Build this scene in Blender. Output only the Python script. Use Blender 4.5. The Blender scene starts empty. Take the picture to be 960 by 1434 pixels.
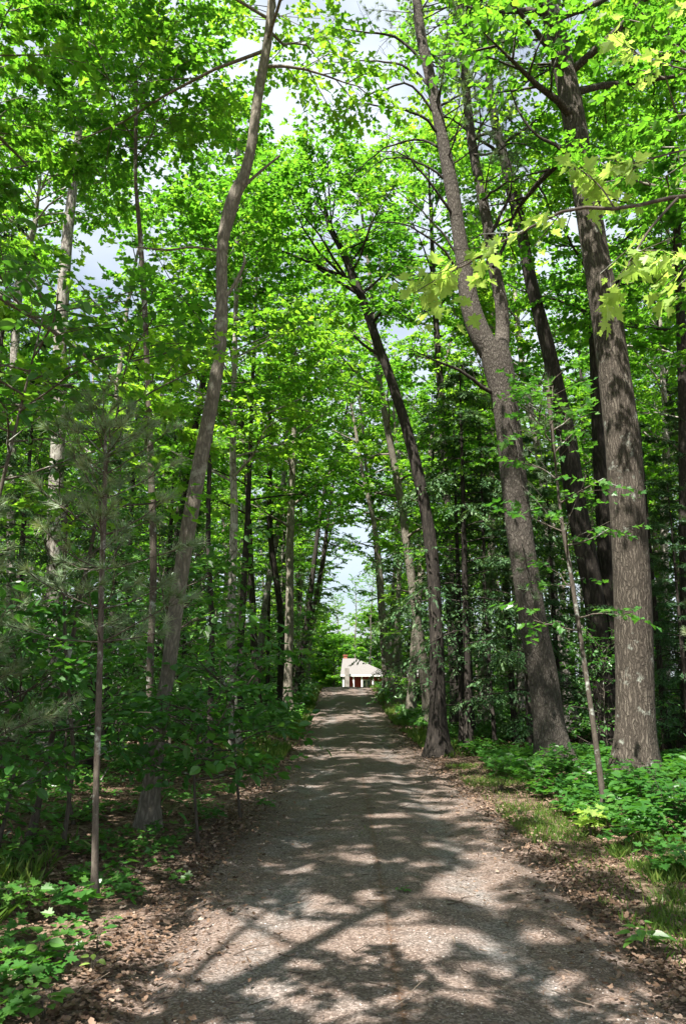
import bpy, math
import numpy as np
R = math.radians
PI = math.pi
sc = bpy.context.scene
COL = sc.collection

# ------------------------------------------------------------------ camera
CAMZ, PITCH, F = 1.6, R(12.0), 1093.0
cam = bpy.data.cameras.new("camera")
cam.sensor_fit = 'VERTICAL'; cam.sensor_height = 24.0
cam.lens = 24.0 * F / 1434.0
cam.clip_start = 0.05; cam.clip_end = 3000
co = bpy.data.objects.new("camera", cam); COL.objects.link(co)
co.location = (0, 0, CAMZ); co.rotation_euler = (R(90) + PITCH, 0, 0)
sc.camera = co

# ------------------------------------------------------------------ light
SUN_EL, SUN_AZ = R(61), math.atan2(-0.50, -0.86)      # azimuth measured from +Y towards +X
w = bpy.data.worlds.new("World"); sc.world = w; w.use_nodes = True
nt = w.node_tree; bg = nt.nodes['Background']
sky = nt.nodes.new('ShaderNodeTexSky'); sky.sky_type = 'NISHITA'; sky.sun_disc = False
sky.sun_elevation = SUN_EL; sky.sun_rotation = SUN_AZ % (2 * PI); sky.dust_density = 2.0; sky.air_density = 1.0
tcw = nt.nodes.new('ShaderNodeTexCoord'); cn = nt.nodes.new('ShaderNodeTexNoise'); cn.inputs['Scale'].default_value = 2.2; cn.inputs['Detail'].default_value = 6
mpw = nt.nodes.new('ShaderNodeMapping'); mpw.inputs['Scale'].default_value = (1, 1, 2.2); nt.links.new(tcw.outputs['Generated'], mpw.inputs[0]); nt.links.new(mpw.outputs[0], cn.inputs[0])
mrw = nt.nodes.new('ShaderNodeMapRange'); mrw.inputs[1].default_value = .36; mrw.inputs[2].default_value = .60; mrw.inputs[3].default_value = .3; mrw.inputs[4].default_value = .9; nt.links.new(cn.outputs[0], mrw.inputs[0])
mxw = nt.nodes.new('ShaderNodeMix'); mxw.data_type = 'RGBA'; nt.links.new(mrw.outputs[0], mxw.inputs[0]); nt.links.new(sky.outputs[0], mxw.inputs[6]); mxw.inputs[7].default_value = (5.6, 6.1, 6.7, 1)
nt.links.new(mxw.outputs[2], bg.inputs[0]); bg.inputs[1].default_value = 0.056
sd = bpy.data.lights.new("sun", 'SUN'); sd.energy = 5.0; sd.angle = R(0.53); sd.color = (1, 0.95, 0.87)
so = bpy.data.objects.new("sun", sd); COL.objects.link(so)
so.location = (-20, -30, 60)
from mathutils import Vector
sv = Vector((math.sin(SUN_AZ) * math.cos(SUN_EL), math.cos(SUN_AZ) * math.cos(SUN_EL), math.sin(SUN_EL)))
so.rotation_euler = sv.to_track_quat('Z', 'Y').to_euler()
sc.view_settings.view_transform = 'Standard'; sc.view_settings.look = 'None'
sc.view_settings.exposure = 1.78; sc.view_settings.gamma = 1.0
c = sc.cycles
c.max_bounces = 8; c.diffuse_bounces = 2; c.transmission_bounces = 4; c.glossy_bounces = 2
c.transparent_max_bounces = 4; c.caustics_reflective = False; c.caustics_refractive = False
c.use_denoising = True; c.sample_clamp_indirect = 8
c.use_adaptive_sampling = True; c.adaptive_threshold = 0.02

# ------------------------------------------------------------------ noise, terrain
def nz(x, y, s=1.0, k=0.0):
    x = np.asarray(x, float) / s + k * 3.1; y = np.asarray(y, float) / s - k * 1.7
    return (np.sin(x * 1.3 + 1.7 * np.sin(y * 0.9 + k)) + np.sin(y * 1.7 + 1.3 * np.sin(x * 1.1 + 2 + k))
            + 0.6 * np.sin((x + y) * 2.3 + np.sin(y * 2.9)) + 0.5 * np.sin((x - y) * 3.1 + 1.5 * np.sin(x * 2.2))) / 3.1
def sstep(a, b, v):
    t = np.clip((np.asarray(v, float) - a) / (b - a), 0, 1); return t * t * (3 - 2 * t)
def rcx(y): return 0.26 + 0.06 * np.sin(np.asarray(y, float) / 9.0)
RHW = 1.5
def hbase(y):
    y = np.asarray(y, float)
    return 1.0 * sstep(26, 52, y) - 1.7 * sstep(53, 78, y)
def hgt(x, y):
    x = np.asarray(x, float); y = np.asarray(y, float)
    d = np.abs(x - rcx(y))
    off = sstep(RHW - 0.1, RHW + 1.6, d)
    woods = sstep(5, 22, d)
    h = hbase(y) + off * (0.07 + 0.05 * nz(x, y, 2.2) + 0.025 * nz(x, y, 0.6, 1)) + woods * (0.35 * nz(x, y, 9, 2) + 0.25)
    h = h + sstep(6, 16, d) * 1.2 * sstep(54, 78, y)
    return h
def gz(x, y): return float(hgt(x, y))
def ray(px, py):
    a = (px - 480.0) / F; b = (717.0 - py) / F
    return np.array([a, math.cos(PITCH) - math.sin(PITCH) * b, math.sin(PITCH) + math.cos(PITCH) * b])
def P(px, py, Y):
    v = ray(px, py); return np.array([0, 0, CAMZ]) + v * (Y / v[1])
def Gd(px, Y):
    v = ray(px, 950); x = v[0] / v[1] * Y
    return np.array([x, Y, gz(x, Y)])
def G(px, py):
    v = ray(px, py); Y = 3.0
    for i in range(4000):
        p = np.array([0, 0, CAMZ]) + v * (Y / v[1])
        if p[2] <= gz(p[0], Y): break
        Y += 0.03
    return np.array([p[0], Y, gz(p[0], Y)])
def proj(p):
    x, y, z = p[0], p[1], p[2] - CAMZ
    fw = y * math.cos(PITCH) + z * math.sin(PITCH); up = -y * math.sin(PITCH) + z * math.cos(PITCH)
    return 480 + F * x / fw, 717 - F * up / fw, fw

# ------------------------------------------------------------------ mesh building
class Geo:
    def __init__(s): s.v = []; s.l = []; s.c = []; s.t = []; s.n = 0
    def add(s, V, faces, tint=0.5):
        """V (n,3), faces (m,k) array or list of arrays"""
        V = np.array(V, float)
        if not isinstance(faces, list): faces = [faces]
        for f in faces:
            f = np.asarray(f, np.int64)
            s.l.append((f + s.n).ravel()); s.c.append(np.full(len(f), f.shape[1]))
            s.t.append(np.full(len(f), tint) if np.isscalar(tint) else np.asarray(tint))
        s.v.append(V); s.n += len(V)
    def inst(s, tv, tfs, M, T, tint):
        """template tv (n,3), list of face index lists (all same count), matrices M (N,3,3) columns = axes, T (N,3)"""
        N = len(T); n = len(tv)
        if N == 0: return
        V = np.einsum('nij,kj->nki', M, tv) + T[:, None, :]
        s.v.append(V.reshape(-1, 3)); base = s.n + np.arange(N) * n
        for f in tfs:
            f = np.asarray(f)
            s.l.append((base[:, None] + f[None, :]).ravel()); s.c.append(np.full(N, len(f))); s.t.append(np.asarray(tint, float))
        s.n += N * n
    def mesh(s, name, smooth=False):
        me = bpy.data.meshes.new(name)
        V = np.concatenate(s.v).astype(np.float32); L = np.concatenate(s.l).astype(np.int32); C = np.concatenate(s.c).astype(np.int32)
        me.vertices.add(len(V)); me.vertices.foreach_set('co', V.ravel())
        me.loops.add(len(L)); me.loops.foreach_set('vertex_index', L)
        me.polygons.add(len(C)); st = np.zeros(len(C), np.int32); st[1:] = np.cumsum(C)[:-1]
        me.polygons.foreach_set('loop_start', st); me.polygons.foreach_set('loop_total', C)
        me.polygons.foreach_set('use_smooth', np.full(len(C), smooth))
        a = me.attributes.new('tint', 'FLOAT', 'FACE'); a.data.foreach_set('value', np.concatenate(s.t).astype(np.float32))
        me.update(calc_edges=True)
        return me
def nrm(a): return a / np.maximum(np.linalg.norm(a, axis=-1, keepdims=True), 1e-9)

def tube(g, pts, rad, sides=8, tint=0.5, cap=True, rough=0.0, rng=None, flare=0.0):
    pts = np.asarray(pts, float); rad = np.asarray(rad, float); k = len(pts)
    T = np.zeros_like(pts); T[1:-1] = pts[2:] - pts[:-2]; T[0] = pts[1] - pts[0]; T[-1] = pts[-1] - pts[-2]; T = nrm(T)
    ref = np.array([0, 1.0, 0]) if abs(T[0][1]) < 0.9 else np.array([1.0, 0, 0])
    X = np.zeros_like(pts); x = nrm(np.cross(ref, T[0]))
    for i in range(k):
        x = nrm(x - T[i] * np.dot(x, T[i])); X[i] = x
    Y = np.cross(T, X)
    a = np.linspace(0, 2 * PI, sides, endpoint=False)
    ca, sa = np.cos(a), np.sin(a)
    rr = np.repeat(rad[:, None], sides, 1)
    if rough and rng is not None:
        s = np.cumsum(np.r_[0, np.linalg.norm(np.diff(pts, axis=0), axis=1)])
        for q in range(1, 5):
            ph = rng.uniform(0, 6.28); w_ = rng.uniform(0.4, 1.6)
            rr = rr * (1 + rough / q * np.sin(a[None, :] * q + ph + w_ * s[:, None] * (0.7 + q * 0.5) + 0.8 * np.sin(s[:, None] * 1.3 + ph)))
        if flare:
            e = np.exp(-s / (flare * 1.1))[:, None]; ph = rng.uniform(0, 6.28)
            rr = rr * (1 + e * (0.5 + 0.42 * np.maximum(0, np.sin(a[None, :] * 5 + ph)) + 0.2 * np.sin(a[None, :] * 3 + ph * 2)))
    V = pts[:, None, :] + X[:, None, :] * (ca[None, :] * rr)[..., None] + Y[:, None, :] * (sa[None, :] * rr)[..., None]
    V = V.reshape(-1, 3)
    i = np.arange(k - 1)[:, None] * sides; j = np.arange(sides)[None, :]; j2 = (j + 1) % sides
    f = np.stack([i + j, i + j2, i + sides + j2, i + sides + j], -1).reshape(-1, 4)
    g.add(V, f, tint)
    if cap:
        g.add(V[-sides:], np.arange(sides)[None, :], tint)

def spline(pts, n):
    """Catmull-Rom resample of columns"""
    pts = np.asarray(pts, float); m = len(pts)
    if m < 3:
        t = np.linspace(0, 1, n)[:, None]; return pts[0] * (1 - t) + pts[-1] * t
    Q = np.vstack([2 * pts[0] - pts[1], pts, 2 * pts[-1] - pts[-2]])
    u = np.linspace(0, m - 1 - 1e-6, n); i = u.astype(int); t = (u - i)[:, None]
    p0, p1, p2, p3 = Q[i], Q[i + 1], Q[i + 2], Q[i + 3]
    return 0.5 * ((2 * p1) + (-p0 + p2) * t + (2 * p0 - 5 * p1 + 4 * p2 - p3) * t * t + (-p0 + 3 * p1 - 3 * p2 + p3) * t ** 3)

# leaf templates: petiole at the origin, tip along +Y, normal +Z
def halves(half, fold):
    h = np.array(half); n = len(h)            # from base (0,0) to tip (0,1) on the right side
    r = np.c_[h, np.abs(h[:, 0]) * fold]; l = r.copy(); l[:, 0] *= -1
    v = np.vstack([r, l[1:-1]])
    fr = list(range(n)); fl = [0, *range(n, 2 * n - 2)][:]; fl = [0] + [n + i for i in range(n - 2)] + [n - 1]
    return v, [fr, fl[::-1]]
MAPLE = halves([(0, 0), (.16, -.10), (.27, -.07), (.22, .10), (.56, .20), (.44, .34), (.55, .46), (.36, .44), (.20, .46), (.27, .70), (.13, .72), (0, 1)], .25)
MAPLE_FAR = halves([(0, 0), (.30, -.06), (.24, .12), (.55, .30), (.20, .48), (.22, .72), (0, 1)], .3)
OVAL = halves([(0, 0), (.17, .12), (.28, .36), (.26, .6), (.12, .85), (0, 1)], .35)
FARLEAF = (np.array([(0, 0, 0), (.42, .12, .1), (.32, .62, .06), (0, 1, 0), (-.32, .62, .06), (-.42, .12, .1)]), [[0, 1, 2, 3, 4, 5]])
NEEDLE = (np.array([(-.5, 0, 0), (.5, 0, 0), (0, 1, 0)]), [[0, 1, 2]])
BLADE = (np.array([(-.5, 0, 0), (.5, 0, 0), (.38, .55, .12), (-.38, .55, .12), (0, 1, .45)]), [[0, 1, 2, 3], [3, 2, 4, 4]])
BLADE = (np.array([(-.5, 0, 0), (.5, 0, 0), (.38, .55, .12), (0, 1, .45), (-.38, .55, .12)]), [[0, 1, 2, 4, 3][:3] + [3, 4]])
SPRAY = (np.array([(0, 0, 0), (.5, .15, 0), (.25, .22, 0), (.55, .42, -.03), (.25, .45, 0), (.42, .68, -.04), (.15, .68, 0), (0, 1, -.06),
                   (-.15, .68, 0), (-.42, .68, -.04), (-.25, .45, 0), (-.55, .42, -.03), (-.25, .22, 0), (-.5, .15, 0)]), [list(range(14))])

SPRAY[0][:, 0] *= .42
def leaf_mats(rng, d, n, size, wid=1.0):
    """d leaf directions (N,3), n normals (N,3), size (N)"""
    y = nrm(d); x = nrm(np.cross(y, n)); z = np.cross(x, y)
    return np.stack([x * (size * wid)[:, None], y * size[:, None], z * size[:, None]], -1)

def put_leaves(g, rng, pos, d, size, tmpl, tilt=0.5, up=None, tint=None, wid=1.0):
    N = len(pos)
    n = np.zeros((N, 3)); n[:, 2] = 1
    n += rng.normal(0, tilt, (N, 3))
    M = leaf_mats(rng, d, n, size, wid)
    if tint is None: tint = np.clip(rng.normal(.5, .2, N), 0, 1)
    g.inst(tmpl[0], tmpl[1], M, pos, tint)

def twig_leaves(g, rng, S, D, L, per, size, tmpl, droop=.25, tilt=.45, both=True, spread=.8, side_up=None, tints=None):
    """S starts (T,3), D unit dirs, L lengths; per leaves along each"""
    T = len(S)
    if T == 0: return
    u = (np.arange(per)[None, :] + rng.uniform(.1, .9, (T, per))) / per
    pos = S[:, None] + D[:, None] * (L[:, None] * u)[..., None]
    pos[..., 2] -= (u ** 2) * L[:, None] * droop * 0.4
    side = nrm(np.cross(D, np.array([0, 0, 1.0])))
    sg = np.where((np.arange(per) % 2) == 0, 1.0, -1.0)[None, :] * rng.uniform(.3, 1.2, (T, per))
    d = D[:, None] * rng.uniform(.2, .9, (T, per))[..., None] + side[:, None] * (sg * spread)[..., None]
    d = d + rng.normal(0, .2, d.shape); d[..., 2] -= rng.uniform(0, 2 * droop, (T, per))
    pos = pos.reshape(-1, 3); d = nrm(d.reshape(-1, 3)); N = len(pos)
    pos = pos + d * (size * .25)
    sz = size * rng.uniform(.5, 1.35, N)
    tt = None
    if tints is not None: tt = np.clip(np.repeat(tints, per) + rng.normal(0, .12, N), 0, 1)
    put_leaves(g, rng, pos, d, sz, tmpl, tilt, tint=tt)

UP = np.array([0, 0, 1.0])
def limb_path(rng, p, d, L, k=6, rise=0.0, jit=.06):
    pts = [np.array(p, float)]; d = nrm(np.array(d, float)); s = L / (k - 1)
    for i in range(k - 1):
        d = nrm(d + rng.normal(0, jit, 3) * 1.4 + np.array([0, 0, rise / (k - 1)]))
        pts.append(pts[-1] + d * s)
    return np.array(pts)
def along(pts, u):
    f = u * (len(pts) - 1); i = min(int(f), len(pts) - 2); t = f - i
    return pts[i] * (1 - t) + pts[i + 1] * t, nrm(pts[i + 1] - pts[i])

def grow_broad(rng, path, rad, c0=.35, RR=3.2, nprim=20, leaf=.12, per=12, tmpl=FARLEAF, sides=8, n2=7, n3=5, twigs=True,
               bark_rough=.05, low=15, high=60, flare=0.35, crown_tint=.5, tw=1.0, azbias=None, topfull=True, nring=None, dead=0):
    """trunk with limbs -> Geo wood; leaves -> Geo"""
    W, Lf = Geo(), Geo()
    n = nring or max(10, int(len(path) * 3))
    pr = spline(np.c_[path, rad], n); pts, rr = pr[:, :3], np.maximum(pr[:, 3], .006)
    tube(W, pts, rr, sides, .5, rough=bark_rough, rng=rng, flare=flare)
    S, D, LL, TT = [], [], [], []
    H = pts[-1][2] - pts[0][2]
    az = rng.uniform(0, 6.28)
    for i in range(nprim):
        s = (i + rng.uniform(0, .8)) / nprim; t = c0 + (1 - c0) * s * .985
        p, td = along(pts, t); r0 = float(np.interp(t, np.linspace(0, 1, n), rr))
        az += 2.4 + rng.normal(0, .35); el = R(low + (high - low) * s + rng.normal(0, 8))
        a = az
        L = RR * (.42 + .58 * math.sin(PI * min(1, .22 + .72 * s))) * rng.uniform(.75, 1.15)
        if azbias is not None:
            L *= 1 + azbias[1] * math.cos(a - azbias[0])
        d = np.array([math.cos(a) * math.cos(el), math.sin(a) * math.cos(el), math.sin(el)])
        lp = limb_path(rng, p, d, L, 6, rise=rng.uniform(-.1, .35), jit=.08)
        lr = np.linspace(max(.012, r0 * .42), .006, 6)
        tube(W, lp, lr, 5 if r0 > .03 else 4, .5, cap=False)
        ct = crown_tint + rng.normal(0, .12)
        for j in range(n2):
            u = .2 + .8 * (j + rng.uniform(0, 1)) / n2
            q, pd = along(lp, min(u, .999))
            sd_ = nrm(np.cross(pd, UP)) * (1 if j % 2 else -1)
            d2 = nrm(pd * rng.uniform(.5, .9) + sd_ * rng.uniform(.5, 1) + np.array([0, 0, rng.uniform(-.15, .3)]))
            L2 = (L * .42 * (1.15 - .6 * u) + .25) * rng.uniform(.7, 1.2)
            l2 = limb_path(rng, q, d2, L2, 4, rise=rng.uniform(-.3, .1), jit=.1)
            if twigs: tube(W, l2, np.linspace(max(.006, r0 * .14), .004, 4), 3, .5, cap=False)
            for m in range(n3):
                u3 = .15 + .85 * (m + rng.uniform(0, 1)) / n3
                q3, pd3 = along(l2, min(u3, .999)); s3 = nrm(np.cross(pd3, UP)) * (1 if m % 2 else -1)
                d3 = nrm(pd3 * rng.uniform(.4, 1) + s3 * rng.uniform(.2, 1) + np.array([0, 0, rng.uniform(-.3, .15)]))
                S.append(q3); D.append(d3); LL.append(rng.uniform(.3, .65) * (.7 + .1 * RR) * tw); TT.append(ct + rng.normal(0, .08))
    S, D, LL, TT = np.array(S), np.array(D), np.array(LL), np.array(TT)
    twig_leaves(Lf, rng, S, D, LL, per, leaf, tmpl, tints=TT)
    for b in range(dead):
        t = rng.uniform(.12, c0 + .05); p, td = along(pts, t); r0 = float(np.interp(t, np.linspace(0, 1, n), rr))
        a = rng.uniform(0, 6.28); d = np.array([math.cos(a), math.sin(a), rng.uniform(-.1, .5)])
        L = rng.uniform(.3, 1.3); lp = limb_path(rng, p, d, L, 5, jit=.16)
        tube(W, lp, np.linspace(max(.008, r0 * .2), .003, 5), 4, .5)
    return W, Lf

def grow_hemlock(rng, path, rad, c0=.1, RR=2.6, nprim=46, sides=8, n2=11, leaf=.13, per=14, only=None, droop=.35):
    W, Lf = Geo(), Geo()
    n = max(10, len(path) * 3); pr = spline(np.c_[path, rad], n); pts, rr = pr[:, :3], np.maximum(pr[:, 3], .008)
    tube(W, pts, rr, sides, .5, rough=.05, rng=rng, flare=.3)
    az = rng.uniform(0, 6.28); S, D, LL, TT = [], [], [], []
    for i in range(nprim):
        s = (i + rng.uniform(0, .9)) / nprim; t = c0 + (1 - c0) * s * .985
        p, _ = along(pts, t); r0 = float(np.interp(t, np.linspace(0, 1, n), rr)); az += 2.4 + rng.normal(0, .4)
        L = max(.3, RR * (1 - s) ** .75 * rng.uniform(.6, 1.15)); el = R(8 + 22 * s + rng.normal(0, 6))
        d = np.array([math.cos(az) * math.cos(el), math.sin(az) * math.cos(el), math.sin(el)])
        lp = limb_path(rng, p, d, L, 6, rise=-droop * 1.4, jit=.05)
        tube(W, lp, np.linspace(max(.01, r0 * .25), .004, 6), 4, .5, cap=False)
        for j in range(n2):
            u = .15 + .85 * (j + rng.uniform(0, 1)) / n2; q, pd = along(lp, min(u, .999))
            sd_ = nrm(np.cross(pd, UP)) * (1 if j % 2 else -1)
            d2 = nrm(pd * rng.uniform(.6, 1) + sd_ * rng.uniform(.6, 1) + np.array([0, 0, -rng.uniform(.05, .4)]))
            S.append(q); D.append(d2); LL.append(L * .4 * (1.2 - .7 * u) + .15); TT.append(.4 + rng.normal(0, .1) + .25 * (u > .8))
    twig_leaves(Lf, rng, np.array(S), np.array(D), np.array(LL), per, leaf, SPRAY, droop=.3, tilt=.22, spread=.75, tints=np.array(TT))
    return W, Lf

def tufts(g, rng, pos, d, n=36, length=.1, wid=.0032, tint=.5):
    """needle bundles fanned round direction d at pos"""
    N = len(pos)
    dd = np.repeat(d, n, 0) + rng.normal(0, .55, (N * n, 3)); dd = nrm(dd)
    pp = np.repeat(pos, n, 0) - np.repeat(d, n, 0) * (rng.uniform(0, .25, (N * n, 1)) * length)
    nn = rng.normal(0, 1, (N * n, 3)); L = length * rng.uniform(.75, 1.15, N * n)
    y = dd; x = nrm(np.cross(y, nn)); z = np.cross(x, y)
    M = np.stack([x * wid, y * L[:, None], z * wid], -1)
    tt = np.repeat(np.clip(tint + rng.normal(0, .18, N), 0, 1), n)
    g.inst(NEEDLE[0], NEEDLE[1], M, pp, tt)

def grow_pine(rng, path, rad, c0=.3, RR=1.4, whorls=9, arms=5, ntuft=8, needles=36, length=.1, sides=8, wid=.0032, flare=.2, droopy=0, shape=.7, rough=.05):
    W, Lf = Geo(), Geo()
    n = max(10, len(path) * 3); pr = spline(np.c_[path, rad], n); pts, rr = pr[:, :3], np.maximum(pr[:, 3], .005)
    tube(W, pts, rr, sides, .5, rough=rough, rng=rng, flare=flare)
    PS, DS = [], []
    for i in range(whorls):
        s = (i + .2 * rng.uniform()) / whorls; t = c0 + (1 - c0) * s; p, td = along(pts, min(t, .995)); a0 = rng.uniform(0, 6.28)
        r0 = float(np.interp(t, np.linspace(0, 1, n), rr))
        for k in range(arms):
            a = a0 + k * 2 * PI / arms + rng.normal(0, .25); el = R(5 + 40 * s + rng.normal(0, 8))
            L = RR * ((1 - s) ** shape * .9 + .12) * rng.uniform(.7, 1.15)
            d = np.array([math.cos(a) * math.cos(el), math.sin(a) * math.cos(el), math.sin(el)])
            lp = limb_path(rng, p, d, L, 6, rise=.25 - droopy, jit=.06); tube(W, lp, np.linspace(max(.006, r0 * .3), .003, 6), 4, .5, cap=False)
            PS.append(lp[-1]); DS.append(nrm(lp[-1] - lp[-2]))
            for j in range(ntuft):
                u = .3 + .7 * (j + rng.uniform(0, 1)) / ntuft; q, pd = along(lp, min(u, .999)); sd_ = nrm(np.cross(pd, UP)) * (1 if j % 2 else -1)
                d2 = nrm(pd * .7 + sd_ * rng.uniform(.3, .9) + np.array([0, 0, rng.uniform(-.1, .4)])); L2 = L * .3 * (1.25 - .8 * u) * rng.uniform(.6, 1.3) + .04
                e = q + d2 * L2; tube(W, [q, e], [.004, .003], 3, .5, cap=False)
                PS.append(e); DS.append(d2)
                if L2 > .16: PS.append(q + d2 * L2 * .55); DS.append(nrm(d2 + np.array([0, 0, .3])))
    tufts(Lf, rng, np.array(PS), np.array(DS), needles, length, wid)
    return W, Lf

# ------------------------------------------------------------------ materials
def new_mat(name):
    m = bpy.data.materials.new(name); m.use_nodes = True; t = m.node_tree; t.nodes.clear()
    o = t.nodes.new('ShaderNodeOutputMaterial'); return m, t, o
def N(t, kind, **kw):
    n = t.nodes.new(kind)
    for k, v in kw.items(): setattr(n, k, v)
    return n
def ramp(t, stops, fac):
    r = t.nodes.new('ShaderNodeValToRGB'); e = r.color_ramp.elements
    while len(e) > 1: e.remove(e[-1])
    e[0].position = stops[0][0]; e[0].color = (*stops[0][1], 1)
    for p, cl in stops[1:]:
        x = e.new(p); x.color = (*cl, 1)
    t.links.new(fac, r.inputs[0]); return r.outputs[0]
def leaf_material(name, dark, mid, light, trans=.5, rough=.42, spec=.35, objvar=.25, tgain=1.9, tb=.42, tr_=1.0):
    m, t, o = new_mat(name); L = t.links.new
    at = N(t, 'ShaderNodeAttribute', attribute_name='tint'); oi = N(t, 'ShaderNodeObjectInfo')
    mm = N(t, 'ShaderNodeMath', operation='MULTIPLY_ADD'); L(oi.outputs['Random'], mm.inputs[0]); mm.inputs[1].default_value = objvar; mm.inputs[2].default_value = -objvar / 2
    ad = N(t, 'ShaderNodeMath', operation='ADD', use_clamp=True); L(at.outputs['Fac'], ad.inputs[0]); L(mm.outputs[0], ad.inputs[1])
    col = ramp(t, [(0, dark), (.5, mid), (1, light)], ad.outputs[0])
    pb = N(t, 'ShaderNodeBsdfPrincipled'); L(col, pb.inputs['Base Color']); pb.inputs['Roughness'].default_value = rough
    pb.inputs['Specular IOR Level'].default_value = spec
    tr = N(t, 'ShaderNodeBsdfTranslucent'); mx = N(t, 'ShaderNodeMix', data_type='RGBA', blend_type='MULTIPLY'); mx.inputs[0].default_value = 1
    L(col, mx.inputs[6]); mx.inputs[7].default_value = (tgain * tr_, tgain, tgain * tb, 1); L(mx.outputs[2], tr.inputs[0])
    ms = N(t, 'ShaderNodeMixShader'); ms.inputs[0].default_value = trans; L(pb.outputs[0], ms.inputs[1]); L(tr.outputs[0], ms.inputs[2])
    L(ms.outputs[0], o.inputs[0]); return m
def bark_material(name, c1, c2, c3, scale=14, stretch=.16, bump=.6, lichen=0.0, kind='ridge', dist=.02, lich_col=(.42, .45, .40), k=.75):
    m, t, o = new_mat(name); L = t.links.new
    tc = N(t, 'ShaderNodeTexCoord'); mp = N(t, 'ShaderNodeMapping'); mp.inputs['Scale'].default_value = (scale, scale, scale * stretch)
    wn = N(t, 'ShaderNodeTexNoise'); wn.inputs['Scale'].default_value = 7; wn.inputs['Detail'].default_value = 4; L(tc.outputs['Object'], wn.inputs[0])
    av = N(t, 'ShaderNodeVectorMath', operation='MULTIPLY_ADD'); L(wn.outputs[1], av.inputs[0]); av.inputs[1].default_value = (.09,) * 3; L(tc.outputs['Object'], av.inputs[2])
    L(av.outputs[0], mp.inputs[0])
    n1 = N(t, 'ShaderNodeTexNoise'); n1.inputs['Scale'].default_value = 1.3; n1.inputs['Detail'].default_value = 8; n1.inputs['Roughness'].default_value = .75; L(mp.outputs[0], n1.inputs[0])
    vo = N(t, 'ShaderNodeTexVoronoi', feature='DISTANCE_TO_EDGE'); vo.inputs['Scale'].default_value = 1.0; L(mp.outputs[0], vo.inputs['Vector'])
    vr = N(t, 'ShaderNodeMapRange'); vr.inputs[1].default_value = 0; vr.inputs[2].default_value = .35 if kind == 'ridge' else .12; L(vo.outputs['Distance'], vr.inputs[0])
    kk = N(t, 'ShaderNodeMath', operation='MULTIPLY_ADD'); L(vr.outputs[0], kk.inputs[0]); kk.inputs[1].default_value = k; kk.inputs[2].default_value = 1 - k
    hm = N(t, 'ShaderNodeMath', operation='MULTIPLY'); L(kk.outputs[0], hm.inputs[0]); L(n1.outputs[0], hm.inputs[1])
    if kind == 'smooth': hsrc = n1.outputs[0]
    else: hsrc = hm.outputs[0]
    col = ramp(t, [(.08, c1), (.38, c2), (.62, c3)] if kind != 'smooth' else [(.3, c1), (.5, c2), (.72, c3)], hsrc)
    if lichen:
        n2 = N(t, 'ShaderNodeTexNoise'); n2.inputs['Scale'].default_value = 3.2; n2.inputs['Detail'].default_value = 5; n2.inputs['Roughness'].default_value = .7; L(tc.outputs['Object'], n2.inputs[0])
        lr = N(t, 'ShaderNodeMapRange'); lr.inputs[1].default_value = .62 - lichen * .15; lr.inputs[2].default_value = .70 - lichen * .12; L(n2.outputs[0], lr.inputs[0])
        mx = N(t, 'ShaderNodeMix', data_type='RGBA'); L(lr.outputs[0], mx.inputs[0]); L(col, mx.inputs[6]); mx.inputs[7].default_value = (*lich_col, 1); col = mx.outputs[2]
    oi = N(t, 'ShaderNodeObjectInfo'); hv = N(t, 'ShaderNodeHueSaturation'); vr2 = N(t, 'ShaderNodeMapRange'); vr2.inputs[3].default_value = .85; vr2.inputs[4].default_value = 1.15
    L(oi.outputs['Random'], vr2.inputs[0]); L(vr2.outputs[0], hv.inputs['Value']); L(col, hv.inputs['Color'])
    pb = N(t, 'ShaderNodeBsdfPrincipled'); L(hv.outputs[0], pb.inputs['Base Color']); pb.inputs['Roughness'].default_value = .9; pb.inputs['Specular IOR Level'].default_value = .2
    bp = N(t, 'ShaderNodeBump'); bp.inputs['Strength'].default_value = bump; bp.inputs['Distance'].default_value = dist; L(hsrc, bp.inputs['Height']); L(bp.outputs[0], pb.inputs['Normal'])
    L(pb.outputs[0], o.inputs[0]); return m
def flat_material(name, col, rough=.8, var=.0, scale=8, spec=.3):
    m, t, o = new_mat(name); L = t.links.new
    pb = N(t, 'ShaderNodeBsdfPrincipled'); pb.inputs['Roughness'].default_value = rough; pb.inputs['Specular IOR Level'].default_value = spec
    tc = N(t, 'ShaderNodeTexCoord'); n1 = N(t, 'ShaderNodeTexNoise'); n1.inputs['Scale'].default_value = scale; n1.inputs['Detail'].default_value = 4; L(tc.outputs['Object'], n1.inputs[0])
    cl = ramp(t, [(.3, tuple(x * (1 - var) for x in col)), (.7, tuple(min(1, x * (1 + var)) for x in col))], n1.outputs[0]); L(cl, pb.inputs['Base Color'])
    L(pb.outputs[0], o.inputs[0]); return m
def tint_material(name, stops, rough=.8, trans=0):
    m, t, o = new_mat(name); L = t.links.new
    at = N(t, 'ShaderNodeAttribute', attribute_name='tint'); col = ramp(t, stops, at.outputs['Fac'])
    pb = N(t, 'ShaderNodeBsdfPrincipled'); L(col, pb.inputs['Base Color']); pb.inputs['Roughness'].default_value = rough; pb.inputs['Specular IOR Level'].default_value = .25
    if trans:
        tr = N(t, 'ShaderNodeBsdfTranslucent'); L(col, tr.inputs[0]); ms = N(t, 'ShaderNodeMixShader'); ms.inputs[0].default_value = trans
        L(pb.outputs[0], ms.inputs[1]); L(tr.outputs[0], ms.inputs[2]); L(ms.outputs[0], o.inputs[0])
    else: L(pb.outputs[0], o.inputs[0])
    return m

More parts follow.
